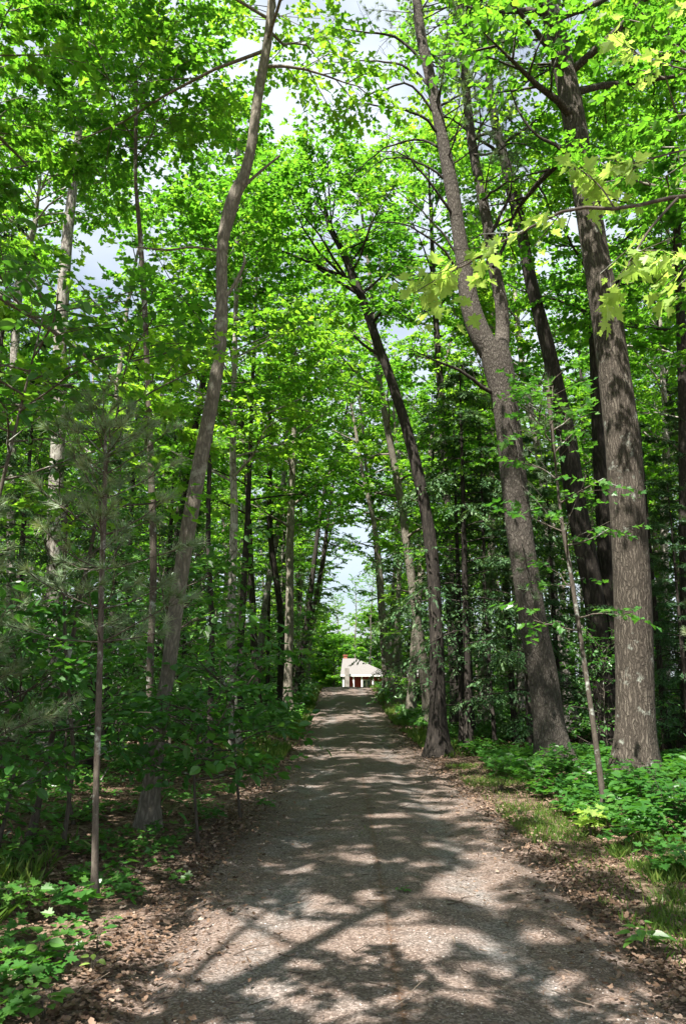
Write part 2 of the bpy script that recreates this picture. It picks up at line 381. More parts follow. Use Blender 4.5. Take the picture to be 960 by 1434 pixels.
LM = leaf_material('maple_leaf', (.028, .098, .014), (.064, .160, .020), (.155, .255, .035), tgain=2.7, trans=.57)
LY = leaf_material('young_leaf', (.20, .33, .07), (.28, .42, .10), (.36, .48, .14), trans=.55, tgain=1.5, tb=.62, tr_=1.0)
LB = leaf_material('broad_leaf', (.022, .090, .018), (.048, .150, .026), (.095, .210, .038), spec=.5, rough=.38, trans=.4)
LH = leaf_material('hemlock_needle', (.025, .070, .028), (.050, .115, .042), (.12, .20, .075), trans=.25, spec=.3, rough=.5, tgain=1.3)
LP = leaf_material('pine_needle', (.12, .19, .10), (.22, .30, .17), (.38, .40, .24), trans=.3, spec=.4, rough=.45, tgain=1.2)
LG = leaf_material('grass_blade', (.05, .12, .02), (.10, .19, .03), (.22, .27, .07), trans=.45, tgain=1.5)
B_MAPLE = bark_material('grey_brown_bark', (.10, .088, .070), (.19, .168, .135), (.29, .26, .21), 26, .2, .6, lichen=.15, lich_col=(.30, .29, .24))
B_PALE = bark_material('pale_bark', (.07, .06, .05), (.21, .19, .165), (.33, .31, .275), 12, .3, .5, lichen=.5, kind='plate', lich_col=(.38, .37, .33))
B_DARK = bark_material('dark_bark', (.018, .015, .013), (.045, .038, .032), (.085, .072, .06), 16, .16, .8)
B_PINE = bark_material('pine_bark', (.030, .024, .020), (.092, .080, .068), (.185, .165, .142), 24, .33, 1.0, dist=.04, k=.55)
B_OAK = bark_material('ridged_bark', (.022, .018, .014), (.080, .067, .054), (.150, .130, .105), 26, .10, 1.0, lichen=.15, dist=.03, lich_col=(.20, .21, .18))
B_THIN = bark_material('sapling_bark', (.035, .028, .022), (.085, .070, .056), (.15, .13, .105), 30, .3, .3, lichen=.4, kind='smooth', dist=.005)

# ------------------------------------------------------------------ objects
def link(name, me, mat, parent=None, loc=None):
    o = bpy.data.objects.new(name, me); COL.objects.link(o)
    if mat is not None and len(me.materials) == 0: me.materials.append(mat)
    if parent is not None: o.parent = parent
    if loc is not None: o.location = loc
    return o
def root(name, loc, label, cat, group=None, rz=0.0, s=1.0, tilt=(0, 0)):
    o = bpy.data.objects.new(name, None); COL.objects.link(o); o.empty_display_size = .3
    o.location = tuple(float(q) for q in loc); o.rotation_euler = (tilt[0], tilt[1], rz); o.scale = (s, s, s)
    if label: o['label'] = label
    o['category'] = cat
    if group: o['group'] = group
    return o
def tag(o, label=None, cat=None, group=None, kind=None):
    if label: o['label'] = label
    if cat: o['category'] = cat
    if group: o['group'] = group
    if kind: o['kind'] = kind
    return o

# ------------------------------------------------------------------ ground
def grid(xs, ys, fz):
    X, Y = np.meshgrid(xs, ys); Z = fz(X, Y); V = np.stack([X, Y, Z], -1).reshape(-1, 3)
    a = np.arange(len(ys) - 1)[:, None] * len(xs); b = np.arange(len(xs) - 1)[None, :]
    i = (a + b).ravel(); return V, np.stack([i, i + 1, i + 1 + len(xs), i + len(xs)], -1)
def ground_z(X, Y):
    d = np.abs(X - rcx(Y)); inside = 1 - sstep(RHW - .25, RHW + .05, d + .12 * nz(X, Y, .7, 5))
    far = sstep(120, 160, np.hypot(X, Y))
    return hgt(X, Y) * (1 - far) + far * 0.2 - .05 * inside * (Y < 80)
u = np.linspace(-1, 1, 420); xs = np.sinh(u * 6.2) / np.sinh(6.2) * 900
u = np.linspace(0, 1, 520); ys = -30 + 1200 * (.055 * u + .945 * (np.sinh(u * 5.5) / np.sinh(5.5)))
V, Fc = grid(xs, ys, ground_z)
g = Geo(); g.add(V, Fc); V2, F2 = grid(np.linspace(-900, 900, 40), np.linspace(-900, -30, 20), lambda X, Y: X * 0 + hgt(X, Y * 0 - 30.0) * (np.abs(X) < 100)); g.add(V2, F2)
m, t, o = new_mat('forest_floor'); L = t.links.new
tc = N(t, 'ShaderNodeTexCoord')
n1 = N(t, 'ShaderNodeTexNoise'); n1.inputs['Scale'].default_value = 14; n1.inputs['Detail'].default_value = 8; n1.inputs['Roughness'].default_value = .75; L(tc.outputs['Object'], n1.inputs[0])
vo = N(t, 'ShaderNodeTexVoronoi'); vo.inputs['Scale'].default_value = 16; L(tc.outputs['Object'], vo.inputs['Vector'])
sp = N(t, 'ShaderNodeSeparateColor'); L(vo.outputs['Color'], sp.inputs[0])
mxf = N(t, 'ShaderNodeMath', operation='MULTIPLY_ADD'); L(sp.outputs[0], mxf.inputs[0]); mxf.inputs[1].default_value = .45; L(n1.outputs[0], mxf.inputs[2])
cl = ramp(t, [(.35, (.03, .021, .015)), (.65, (.085, .055, .036)), (.85, (.17, .115, .08)), (1, (.24, .175, .13))], mxf.outputs[0])
n3 = N(t, 'ShaderNodeTexNoise'); n3.inputs['Scale'].default_value = .55; n3.inputs['Detail'].default_value = 5; L(tc.outputs['Object'], n3.inputs[0])
gm = N(t, 'ShaderNodeMapRange'); gm.inputs[1].default_value = .55; gm.inputs[2].default_value = .68; L(n3.outputs[0], gm.inputs[0])
gx = N(t, 'ShaderNodeMix', data_type='RGBA'); L(gm.outputs[0], gx.inputs[0]); L(cl, gx.inputs[6]); gx.inputs[7].default_value = (.045, .075, .02, 1)
sy = N(t, 'ShaderNodeSeparateXYZ'); L(tc.outputs['Object'], sy.inputs[0]); lw = N(t, 'ShaderNodeMapRange'); lw.inputs[1].default_value = 50; lw.inputs[2].default_value = 56; L(sy.outputs[1], lw.inputs[0])
gl = N(t, 'ShaderNodeMath', operation='MAXIMUM'); L(gm.outputs[0], gl.inputs[0]); L(lw.outputs[0], gl.inputs[1]); L(gl.outputs[0], gx.inputs[0])
dd_ = N(t, 'ShaderNodeMath', operation='SUBTRACT'); L(sy.outputs[0], dd_.inputs[0]); dd_.inputs[1].default_value = .26
da_ = N(t, 'ShaderNodeMath', operation='ABSOLUTE'); L(dd_.outputs[0], da_.inputs[0])
nn_ = N(t, 'ShaderNodeMath', operation='MULTIPLY_ADD'); L(n1.outputs[0], nn_.inputs[0]); nn_.inputs[1].default_value = 1.6; L(da_.outputs[0], nn_.inputs[2])
dm_ = N(t, 'ShaderNodeMapRange'); dm_.inputs[1].default_value = 2.3; dm_.inputs[2].default_value = 3.0; dm_.inputs[3].default_value = 1; dm_.inputs[4].default_value = 0; L(nn_.outputs[0], dm_.inputs[0])
fv_ = N(t, 'ShaderNodeTexVoronoi'); fv_.inputs['Scale'].default_value = 75; L(tc.outputs['Object'], fv_.inputs['Vector']); fs_ = N(t, 'ShaderNodeSeparateColor'); L(fv_.outputs['Color'], fs_.inputs[0])
dc_ = ramp(t, [(0, (.045, .032, .025)), (.5, (.105, .076, .060)), (1, (.26, .195, .165))], fs_.outputs[0])
dx_ = N(t, 'ShaderNodeMix', data_type='RGBA'); L(dm_.outputs[0], dx_.inputs[0]); L(gx.outputs[2], dx_.inputs[6]); L(dc_, dx_.inputs[7])
pb = N(t, 'ShaderNodeBsdfPrincipled'); pb.inputs['Roughness'].default_value = .95; pb.inputs['Specular IOR Level'].default_value = .15; L(dx_.outputs[2], pb.inputs['Base Color'])
bp = N(t, 'ShaderNodeBump'); bp.inputs['Strength'].default_value = .9; bp.inputs['Distance'].default_value = .03; L(mxf.outputs[0], bp.inputs['Height']); L(bp.outputs[0], pb.inputs['Normal']); L(pb.outputs[0], o.inputs[0])
gr = link('ground', g.mesh('ground', True), m); tag(gr, kind='structure')

def road_z(X, Y):
    d = X - rcx(Y); ad = np.abs(d)
    edge = sstep(RHW - .4, RHW + .15, ad + .20 * nz(X, Y, .9, 5) + .10 * nz(X, Y, .3, 2))
    tracks = -.035 * (np.exp(-((ad - .78) / .3) ** 2))
    return hgt(X, Y) + .018 + tracks + .014 * nz(X, Y, .9, 3) + .006 * nz(X, Y, .22, 4) - .11 * edge
V, Fc = grid(np.linspace(-1.95, 2.3, 76), np.r_[np.linspace(-18, 2, 60)[:-1], np.linspace(2, 16, 260)[:-1], np.linspace(16, 76, 380)], road_z)
g = Geo(); g.add(V, Fc)
m, t, o = new_mat('gravel_road'); L = t.links.new
tc = N(t, 'ShaderNodeTexCoord'); sx = N(t, 'ShaderNodeSeparateXYZ'); L(tc.outputs['Object'], sx.inputs[0])
def noise(scale, det=4, ro=.6):
    n = N(t, 'ShaderNodeTexNoise'); n.inputs['Scale'].default_value = scale; n.inputs['Detail'].default_value = det; n.inputs['Roughness'].default_value = ro; L(tc.outputs['Object'], n.inputs[0]); return n.outputs[0]
def math_(op, a, b=None, cc=None, clamp=False):
    n = N(t, 'ShaderNodeMath', operation=op, use_clamp=clamp)
    for i, q in enumerate((a, b, cc)):
        if q is None: continue
        if isinstance(q, (int, float)): n.inputs[i].default_value = q
        else: L(q, n.inputs[i])
    return n.outputs[0]
adx = math_('ABSOLUTE', math_('ADD', math_('SUBTRACT', sx.outputs[0], .26), math_('MULTIPLY', math_('SUBTRACT', noise(1.7, 4), .5), 1.1))); off = math_('ABSOLUTE', math_('SUBTRACT', adx, .72))
trk = math_('SUBTRACT', .6, math_('MULTIPLY', off, 2.3), clamp=True)
trk = math_('ADD', trk, math_('MULTIPLY', math_('SUBTRACT', noise(1.1, 5, .65), .5), 2.6), clamp=True)
fine = noise(95, 3, .7); vo = N(t, 'ShaderNodeTexVoronoi'); vo.inputs['Scale'].default_value = 75; L(tc.outputs['Object'], vo.inputs['Vector'])
spc = N(t, 'ShaderNodeSeparateColor'); L(vo.outputs['Color'], spc.inputs[0])
gv = math_('MULTIPLY_ADD', spc.outputs[0], .6, math_('MULTIPLY', fine, .5))
grey = ramp(t, [(.1, (.075, .070, .066)), (.5, (.135, .127, .121)), (.85, (.26, .245, .235)), (1, (.46, .44, .43))], gv)
brown = ramp(t, [(.1, (.055, .038, .030)), (.5, (.120, .089, .074)), (.85, (.23, .18, .155)), (1, (.40, .33, .29))], gv)
mx = N(t, 'ShaderNodeMix', data_type='RGBA'); L(trk, mx.inputs[0]); L(brown, mx.inputs[6]); L(grey, mx.inputs[7])
dirt = N(t, 'ShaderNodeMapRange'); L(noise(3.5, 6, .7), dirt.inputs[0]); dirt.inputs[1].default_value = .52; dirt.inputs[2].default_value = .7; dirt.inputs[4].default_value = .55
mx2 = N(t, 'ShaderNodeMix', data_type='RGBA'); L(dirt.outputs[0], mx2.inputs[0]); L(mx.outputs[2], mx2.inputs[6]); mx2.inputs[7].default_value = (.085, .058, .045, 1)
pb = N(t, 'ShaderNodeBsdfPrincipled'); pb.inputs['Roughness'].default_value = .92; pb.inputs['Specular IOR Level'].default_value = .2; L(mx2.outputs[2], pb.inputs['Base Color'])
bp = N(t, 'ShaderNodeBump'); bp.inputs['Strength'].default_value = .9; bp.inputs['Distance'].default_value = .012; L(gv, bp.inputs['Height']); L(bp.outputs[0], pb.inputs['Normal']); L(pb.outputs[0], o.inputs[0])
rd = link('gravel_road', g.mesh('gravel_road', True), m); tag(rd, kind='structure')

# ------------------------------------------------------------------ hero trees
HERO = []     # (name for relations, px, Y)
def px_path(rows, Y, base=None):
    """rows (px, py, width px[, Y]) from the base up -> points, radii"""
    pts, rad = [], []
    for r in rows:
        y = r[3] if len(r) > 3 else Y
        p = P(r[0], r[1], y); fw = proj(p)[2]; pts.append(p); rad.append(r[2] / F * fw / 2)
    pts = np.array(pts); rad = np.array(rad)
    if base is not None:
        pts[0] = base
    pts[0][2] = gz(pts[0][0], pts[0][1]) - .03
    return pts, rad
def extend(pts, rad, H, topr=.03, lean=None, rng=None):
    d = nrm(pts[-1] - pts[-3]) if lean is None else np.array(lean); d = nrm(d * .6 + UP * .7)
    z = pts[-1][2]; k = 3; out = [pts]; rr = [rad]
    for i in range(1, k + 1):
        f = i / k; out.append((pts[-1] + d * (H - z) / d[2] * f)[None, :]); rr.append([rad[-1] * (1 - f) + topr * f])
    return np.vstack(out), np.concatenate(rr)
def finish(name, label, cat, base, W, Lf, bark, leafm, extras=(), group=None, trunk='trunk', crown='crown'):
    r = root(name, base, label, cat, group)
    off = -np.array(base)
    for q in W.v: q += off
    for q in Lf.v: q += off
    tr = link(trunk, W.mesh(trunk, True), bark, r)
    if Lf.v: link(crown, Lf.mesh(crown), leafm, r)
    for nm, geo, mat in extras:
        for q in geo.v: q += off
        link(nm, geo.mesh(nm, True), mat, r)
    return r
def hero_broad(name, label, rows, H, bark, Y=None, seed=1, cat='tree', leafm=None, extra_rows=(), **kw):
    rng = np.random.default_rng(seed)
    base = G(rows[0][0], rows[0][1]); Yb = Y or base[1]
    pts, rad = px_path(rows, Yb, base if Y is None else None)
    nvis = len(pts)
    if H > pts[-1][2] + .5: pts, rad = extend(pts, rad, H)
    W, Lf = grow_broad(rng, pts, rad, **kw)
    ex = []
    for er in extra_rows:
        gq = Geo(); ep, erd = px_path(er, Yb); ep[0] = P(er[0][0], er[0][1], er[0][3] if len(er[0]) > 3 else Yb)
        pr = spline(np.c_[ep, erd], len(er) * 4); tube(gq, pr[:, :3], np.maximum(pr[:, 3], .004), 7, .5, rough=.05, rng=rng); ex.append(('branch', gq, bark))
    r = finish(name, label, cat, pts[0].copy(), W, Lf, bark, leafm or LM, ex)
    HERO.append((pts[0][0], pts[0][1])); return r

hero_broad('maple_tree', 'grey maple leaning right over the left verge, a knobbly bend high on its trunk',
           [(205, 1160, 25), (214, 1080, 22), (228, 985, 21), (237, 930, 21), (247, 850, 21), (261, 760, 21), (281, 645, 20), (300, 540, 18),
            (310, 460, 16), (311, 350, 16), (321, 298, 20), (330, 270, 19), (342, 245, 16), (353, 200, 14), (362, 130, 14), (374, 60, 13), (380, 0, 11)],
           14, B_MAPLE, seed=11, sides=20, nring=90, c0=.76, RR=3.0, nprim=17, leaf=.10, per=10, tmpl=MAPLE_FAR, flare=.28, low=0, high=50, azbias=(PI, .35),
           extra_rows=[[(322, 300, 7), (342, 262, 5), (365, 240, 4), (392, 218, 3)], [(314, 420, 6), (330, 395, 5), (342, 368, 4), (340, 352, 2)],
                       [(310, 352, 4), (270, 346, 3), (235, 350, 3), (190, 346, 2)]])
hero_broad('pale_tree', 'pale flaky trunk rising beyond the young pine on the far left',
           [(70, 1070, 24, 16), (78, 700, 20, 16), (84, 560, 19, 16), (85, 470, 18, 16), (93, 350, 15, 16), (104, 250, 12, 16), (113, 160, 9, 16), (122, 90, 7, 16)],
           17, B_PALE, Y=16, seed=12, sides=12, c0=.55, RR=3.4, nprim=20, leaf=.12, per=12)
hero_broad('slim_tree', 'thin grey trunk beside the left frame edge, forking left high up',
           [(14, 1060, 13, 19), (16, 700, 12, 19), (22, 470, 12, 19), (30, 380, 11, 19), (48, 320, 8, 19)],
           15, B_PALE, Y=19, seed=13, sides=10, c0=.5, RR=3, nprim=18, leaf=.12, per=12)
hero_broad('slim_tree', 'tall bare brown pole standing between the young pine and the leaning maple',
           [(212, 1110, 12, 10), (210, 940, 10, 10), (215, 800, 10, 10), (211, 640, 9, 10), (205, 480, 8, 10), (197, 340, 7, 10), (190, 255, 5, 10)],
           10.5, B_THIN, Y=10, seed=14, sides=9, c0=.72, RR=1.6, nprim=12, leaf=.10, per=10, tmpl=MAPLE_FAR, flare=.1)
hero_broad('slim_tree', 'pale trunk with patchy bark behind the leafy sapling left of the road',
           [(331, 1052, 15), (323, 920, 12), (325, 820, 12), (328, 720, 11), (326, 640, 9)],
           15, B_PALE, seed=15, sides=10, c0=.5, RR=2.8, nprim=18, leaf=.12, per=12, flare=.15)
hero_broad('slim_tree', 'pale slender trunk leaning right between two straight trunks left of the road',
           [(357, 985, 10, 34), (365, 900, 10, 34), (375, 820, 9, 34), (388, 750, 8, 34), (394, 700, 7, 34)],
           17, B_PALE, Y=34, seed=16, sides=8, c0=.45, RR=3.2, nprim=18, leaf=.14, per=12)
hero_broad('slim_tree', 'straight sunlit trunk standing at the left edge of the road near the pale log',
           [(404, 1006, 19), (403, 960, 13), (405, 860, 12), (406, 760, 11), (410, 640, 9)],
           19, B_MAPLE, seed=17, sides=10, c0=.42, RR=3.6, nprim=22, leaf=.14, per=12, flare=.2)
hero_broad('slim_tree', 'dark straight trunk just right of the patchy pale trunk left of the road',
           [(338, 1035, 11, 21), (336, 930, 10, 21), (341, 820, 9, 21), (346, 740, 8, 21), (350, 640, 6, 21)],
           14, B_DARK, Y=21, seed=18, sides=8, c0=.45, RR=2.8, nprim=18, leaf=.12, per=12)
hero_broad('slim_tree', 'thin dark trunk close behind the leaning grey maple',
           [(292, 1075, 9, 15), (297, 900, 8, 15), (292, 760, 7, 15), (294, 640, 6, 15), (300, 540, 5, 15)],
           11, B_DARK, Y=15, seed=19, sides=8, c0=.5, RR=2.4, nprim=16, leaf=.11, per=11)
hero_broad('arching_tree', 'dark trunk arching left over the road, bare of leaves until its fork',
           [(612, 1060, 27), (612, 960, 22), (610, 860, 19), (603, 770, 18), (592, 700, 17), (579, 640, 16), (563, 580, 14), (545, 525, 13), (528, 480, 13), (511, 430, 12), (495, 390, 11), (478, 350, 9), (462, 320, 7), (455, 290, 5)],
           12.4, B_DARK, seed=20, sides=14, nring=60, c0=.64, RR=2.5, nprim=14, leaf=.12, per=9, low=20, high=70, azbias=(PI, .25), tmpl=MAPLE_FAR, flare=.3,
           extra_rows=[[(484, 390, 6), (458, 378, 5), (430, 366, 4), (395, 352, 3), (365, 348, 2)], [(503, 412, 6), (470, 392, 4), (440, 372, 3), (420, 350, 2)], [(535, 500, 5), (512, 485, 4), (495, 470, 3)]])
hero_broad('slim_tree', 'small grey trunk on the right verge just before the house',
           [(541, 972, 9, 44), (536, 900, 8, 44), (531, 830, 7, 44), (526, 760, 7, 44), (520, 700, 5, 44)],
           16, B_THIN, Y=44, seed=21, sides=8, c0=.5, RR=3, nprim=16, leaf=.15, per=10)
hero_broad('slim_tree', 'dark upright trunk seen between the arching tree and the forked pine',
           [(640, 1030, 17, 24), (634, 900, 15, 24), (626, 740, 13, 24), (620, 600, 11, 24), (612, 480, 9, 24), (608, 420, 8, 24)],
           19, B_DARK, Y=24, seed=22, sides=10, c0=.5, RR=3.2, nprim=20, leaf=.13, per=12)
for seed_, lab_, rows_, H_, c0_, RR_ in ((23, 'black stemmed hemlock beside the arching tree, its sunlit boughs drooping over the road edge', [(657, 1052, 12), (655, 960, 10), (652, 880, 9), (650, 800, 8), (648, 700, 6)], 9.0, .24, 2.9),
                             (33, 'smaller hemlock with drooping boughs just right of the black stemmed hemlock', [(722, 1040, 9), (712, 900, 8), (708, 780, 6), (706, 720, 5)], 7.6, .22, 2.3)):
    rng = np.random.default_rng(seed_); b_ = G(rows_[0][0], rows_[0][1]); pts, rad = px_path(rows_, b_[1], b_); pts, rad = extend(pts, rad, H_, .01)
    W, Lf = grow_hemlock(rng, pts, rad, c0=c0_, RR=RR_, nprim=50, n2=13, leaf=.10, per=20, droop=.6)
    finish('hemlock_tree', lab_, 'tree', pts[0].copy(), W, Lf, B_DARK, LH); HERO.append((b_[0], b_[1]))
hero_broad('slim_tree', 'thinnest dark pole leaning left in front of the hemlocks',
           [(693, 1047, 7), (688, 980, 6), (682, 900, 6), (678, 820, 5), (676, 740, 4)],
           8, B_DARK, seed=24, sides=7, c0=.5, RR=1.6, nprim=12, leaf=.11, per=9, flare=.08)
hero_broad('slim_tree', 'grey trunk with spread roots behind the thinnest dark pole',
           [(676, 1030, 19, 24), (678, 960, 13, 24), (682, 880, 12, 24), (688, 760, 11, 24)],
           16, B_MAPLE, Y=24, seed=25, sides=10, c0=.4, RR=3, nprim=18, leaf=.13, per=11, flare=.4)
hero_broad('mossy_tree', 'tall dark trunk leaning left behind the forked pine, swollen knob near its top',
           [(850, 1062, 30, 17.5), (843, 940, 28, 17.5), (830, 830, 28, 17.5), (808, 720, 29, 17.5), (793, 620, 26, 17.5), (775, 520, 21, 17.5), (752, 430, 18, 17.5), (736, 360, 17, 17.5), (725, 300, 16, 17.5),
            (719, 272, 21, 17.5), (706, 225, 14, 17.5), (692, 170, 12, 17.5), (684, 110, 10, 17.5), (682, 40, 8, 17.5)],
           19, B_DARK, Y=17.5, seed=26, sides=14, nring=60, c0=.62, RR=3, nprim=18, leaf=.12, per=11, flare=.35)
hero_broad('oak_tree', 'stoutest trunk on the right with ridged bark and pale lichen patches',
           [(888, 1092, 54), (889, 1030, 51), (889, 960, 50), (885, 860, 51), (880, 760, 50), (872, 640, 47), (862, 540, 44), (848, 440, 41), (836, 370, 37), (824, 300, 34), (812, 230, 32), (798, 140, 30), (786, 80, 28), (770, 0, 27)],
           20, B_OAK, seed=27, sides=36, nring=110, c0=.64, RR=4.0, nprim=18, leaf=.12, per=11, flare=.35, bark_rough=.035, azbias=(0, .4),
           extra_rows=[[(812, 235, 7), (780, 205, 5), (752, 190, 4), (728, 160, 3), (712, 120, 2)]])
hero_broad('slim_tree', 'dark trunk half hidden just behind the stout lichened trunk',
           [(858, 1055, 26, 18), (853, 900, 23, 18), (846, 760, 22, 18), (838, 620, 19, 18), (832, 500, 16, 18), (830, 420, 13, 18)],
           17, B_DARK, Y=18, seed=28, sides=10, c0=.55, RR=3, nprim=18, leaf=.12, per=11)
hero_broad('sapling_tree', 'thin mottled sapling stem leaning left in front of the stout lichened trunk',
           [(847, 1142, 9), (836, 1060, 8), (822, 960, 7), (810, 880, 6.5), (798, 800, 6), (786, 730, 5), (778, 660, 3)],
           5.2, B_THIN, seed=29, sides=9, c0=.3, RR=.7, nprim=15, leaf=.085, per=7, n2=3, n3=2, tmpl=MAPLE, leafm=LB, flare=.06)
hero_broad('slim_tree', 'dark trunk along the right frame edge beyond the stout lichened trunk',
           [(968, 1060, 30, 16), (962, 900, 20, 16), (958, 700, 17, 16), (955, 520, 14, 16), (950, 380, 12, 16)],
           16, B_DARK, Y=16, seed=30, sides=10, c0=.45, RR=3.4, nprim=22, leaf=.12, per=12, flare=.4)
hero_broad('slim_tree', 'pale trunk between the stout lichened trunk and the right frame edge',
           [(930, 1020, 13, 27), (932, 900, 12, 27), (929, 760, 12, 27), (932, 620, 10, 27)],
           17, B_PALE, Y=27, seed=31, sides=8, c0=.4, RR=3, nprim=18, leaf=.13, per=12)
hero_broad('sapling_tree', 'crooked thin stem just left of the young pine',
           [(88, 1190, 7), (97, 1120, 6), (103, 1060, 6), (97, 980, 5), (92, 900, 5), (90, 840, 4)],
           3.4, B_THIN, seed=32, sides=7, c0=.55, RR=.8, nprim=8, leaf=.09, per=6, n2=3, n3=2, tmpl=OVAL, leafm=LB, flare=.04)

# --- forked white pine (right of the road) with bare dead branches over the road
rng = np.random.default_rng(40)
base = G(776, 1076); Yp = base[1]
low_, lr_ = px_path([(776, 1076, 43), (768, 1010, 41), (758, 940, 40), (745, 870, 37), (735, 800, 36), (727, 740, 36), (719, 670, 36), (711, 600, 35), (704, 550, 38), (697, 510, 42), (690, 485, 40)], Yp, base)
lft, ll_ = px_path([(690, 500, 30), (672, 468, 30), (659, 430, 27), (651, 385, 23), (643, 335, 20), (633, 270, 19), (624, 220, 18), (613, 165, 16), (602, 110, 15), (590, 55, 14), (583, 0, 12)], Yp); lft[0] = P(690, 500, Yp)
rgt, rl_ = px_path([(697, 505, 26), (703, 470, 20), (701, 425, 18), (690, 370, 16), (683, 320, 15), (673, 265, 14), (662, 210, 13), (654, 150, 12), (648, 70, 11), (640, 0, 9)], Yp + .3); rgt[0] = P(697, 505, Yp)
W, Lf, St = Geo(), Geo(), []
pr = spline(np.c_[low_, lr_], 60); tube(W, pr[:, :3], pr[:, 3], 28, .5, rough=.035, rng=rng, flare=.35)
lft, ll_ = extend(lft, ll_, 17); rgt, rl_ = extend(rgt, rl_, 16)
stems = []
for a_, b_ in ((lft, ll_), (rgt, rl_)):
    gq = Geo(); pr = spline(np.c_[a_, b_], 60); tube(gq, pr[:, :3], pr[:, 3], 18, .5, rough=.05, rng=rng); St.append(('stem', gq, B_PINE)); stems.append(pr)
dead = [(0, 598, 95, [(560, 55), (520, 48), (470, 40), (430, 52)], 5), (0, 606, 125, [(570, 95), (520, 85), (465, 88)], 5), (0, 612, 165, [(575, 120), (530, 128), (490, 150), (455, 190)], 4),
        (0, 618, 190, [(585, 160), (540, 150), (500, 148), (440, 175)], 5), (0, 624, 215, [(590, 195), (545, 205), (505, 235), (480, 268)], 4), (0, 630, 255, [(600, 235), (570, 222), (530, 225), (505, 255)], 4),
        (0, 640, 310, [(615, 275), (585, 235), (560, 215), (520, 210)], 5), (0, 650, 370, [(620, 330), (585, 290), (545, 260)], 4), (0, 655, 400, [(620, 350), (580, 320), (540, 310), (490, 325)], 4),
        (1, 684, 330, [(700, 300), (716, 260), (708, 210)], 6), (1, 676, 280, [(700, 262), (730, 250), (775, 262)], 4), (1, 690, 375, [(712, 330), (715, 290), (711, 250)], 5),
        (0, 700, 555, [(672, 540), (635, 515), (600, 500), (570, 488)], 7), (1, 664, 215, [(690, 215), (720, 200), (760, 215)], 4), (0, 612, 150, [(640, 135), (672, 110), (700, 70)], 4)]
DB = []
for si, x0, y0, pp, wpx in dead:
    gq = Geo(); dv = rng.uniform(-1.2, 1.2)
    pts = [P(x0, y0, Yp)] + [P(a, b, Yp + dv * (i + 1) / len(pp)) for i, (a, b) in enumerate(pp)]
    lp = spline(np.array(pts), 14) + rng.normal(0, .012, (14, 3)); tube(gq, lp, np.linspace(wpx / F * Yp / 2 * 1.2, .005, 14), 6, .5)
    for q in range(9):
        u = rng.uniform(.25, .97); s0, d0 = along(lp, u); dd = nrm(d0 * .7 + rng.normal(0, .6, 3)); Lq = rng.uniform(.2, .9) * (1.1 - u * .5)
        l2 = limb_path(rng, s0, dd, Lq, 5, jit=.14); tube(gq, l2, np.linspace(.007, .0025, 5), 4, .5)
        for z_ in range(2):
            s1, d1 = along(l2, rng.uniform(.3, .9)); tube(gq, limb_path(rng, s1, nrm(d1 + rng.normal(0, .7, 3)), rng.uniform(.1, .35), 4, jit=.15), np.linspace(.004, .002, 4), 3, .5)
    DB.append(('dead_branch', gq, B_DARK))
PS, DS = [], []
for k, pr in enumerate(stems):
    for i in range(46):
        u = (.36 if k else .44) + .62 * i / 46; u = min(u, .99); p, _ = along(pr[:, :3], u); a = rng.uniform(0, 6.28)
        if math.cos(a) < -.1 and u < .82: continue
        el = R(rng.uniform(0, 40)); L = rng.uniform(.8, 2.4); d = np.array([math.cos(a) * math.cos(el), math.sin(a) * math.cos(el), math.sin(el)])
        lp = limb_path(rng, p, d, L, 6, rise=.2, jit=.08); tube(St[k][1], lp, np.linspace(.022, .005, 6), 4, .5, cap=False)
        for j in range(22):
            q, pd = along(lp, rng.uniform(.35, .999)); d2 = nrm(pd + rng.normal(0, .6, 3)); e = q + d2 * rng.uniform(.1, .45); PS.append(e); DS.append(d2)
# low sprays of needles on the lower trunk
for (a, b) in [(735, 795), (745, 830), (742, 560), (760, 590), (748, 640), (765, 660), (730, 530), (775, 560), (790, 610), (752, 700), (770, 720), (738, 600)]:
    p0, _ = along(low_, .5); pe = P(a, b, Yp - rng.uniform(.3, 1.4))
    for j in range(7): PS.append(pe + rng.normal(0, .16, 3)); DS.append(nrm(rng.normal(0, 1, 3) + np.array([0, -.3, .3])))
    tr_, _ = along(low_, float(np.clip((1076 - b) / 590, .1, .98))); tube(W, limb_path(rng, tr_, pe - tr_, float(np.linalg.norm(pe - tr_)), 5, jit=.03), np.linspace(.012, .004, 5), 4, .5)
tufts(Lf, rng, np.array(PS), np.array(DS), 34, .13, .007, .12)
finish('white_pine', 'tall forked pine leaning left, bare dead branches reaching over the road', 'tree', base, W, Lf, B_PINE, LP, St + DB)
HERO.append((base[0], base[1]))

# --- young white pine on the left, with long needles in tufts
rng = np.random.default_rng(41)
pts, rad = px_path([(133, 1262, 11), (134, 1130, 9), (138, 1000, 9), (141, 900, 8), (143, 800, 8), (147, 700, 7), (148, 640, 5), (147, 585, 3)], 6.1, G(133, 1262))
W, Lf = grow_pine(rng, pts, rad, c0=.42, RR=.78, whorls=8, arms=5, ntuft=3, needles=52, length=.12, sides=12, wid=.0050, flare=.05, shape=.45, rough=.04)
finish('young_pine', 'young pine with soft grey green needle tufts on a thin straight stem', 'tree', pts[0].copy(), W, Lf, B_THIN, LP); HERO.append((pts[0][0], pts[0][1]))
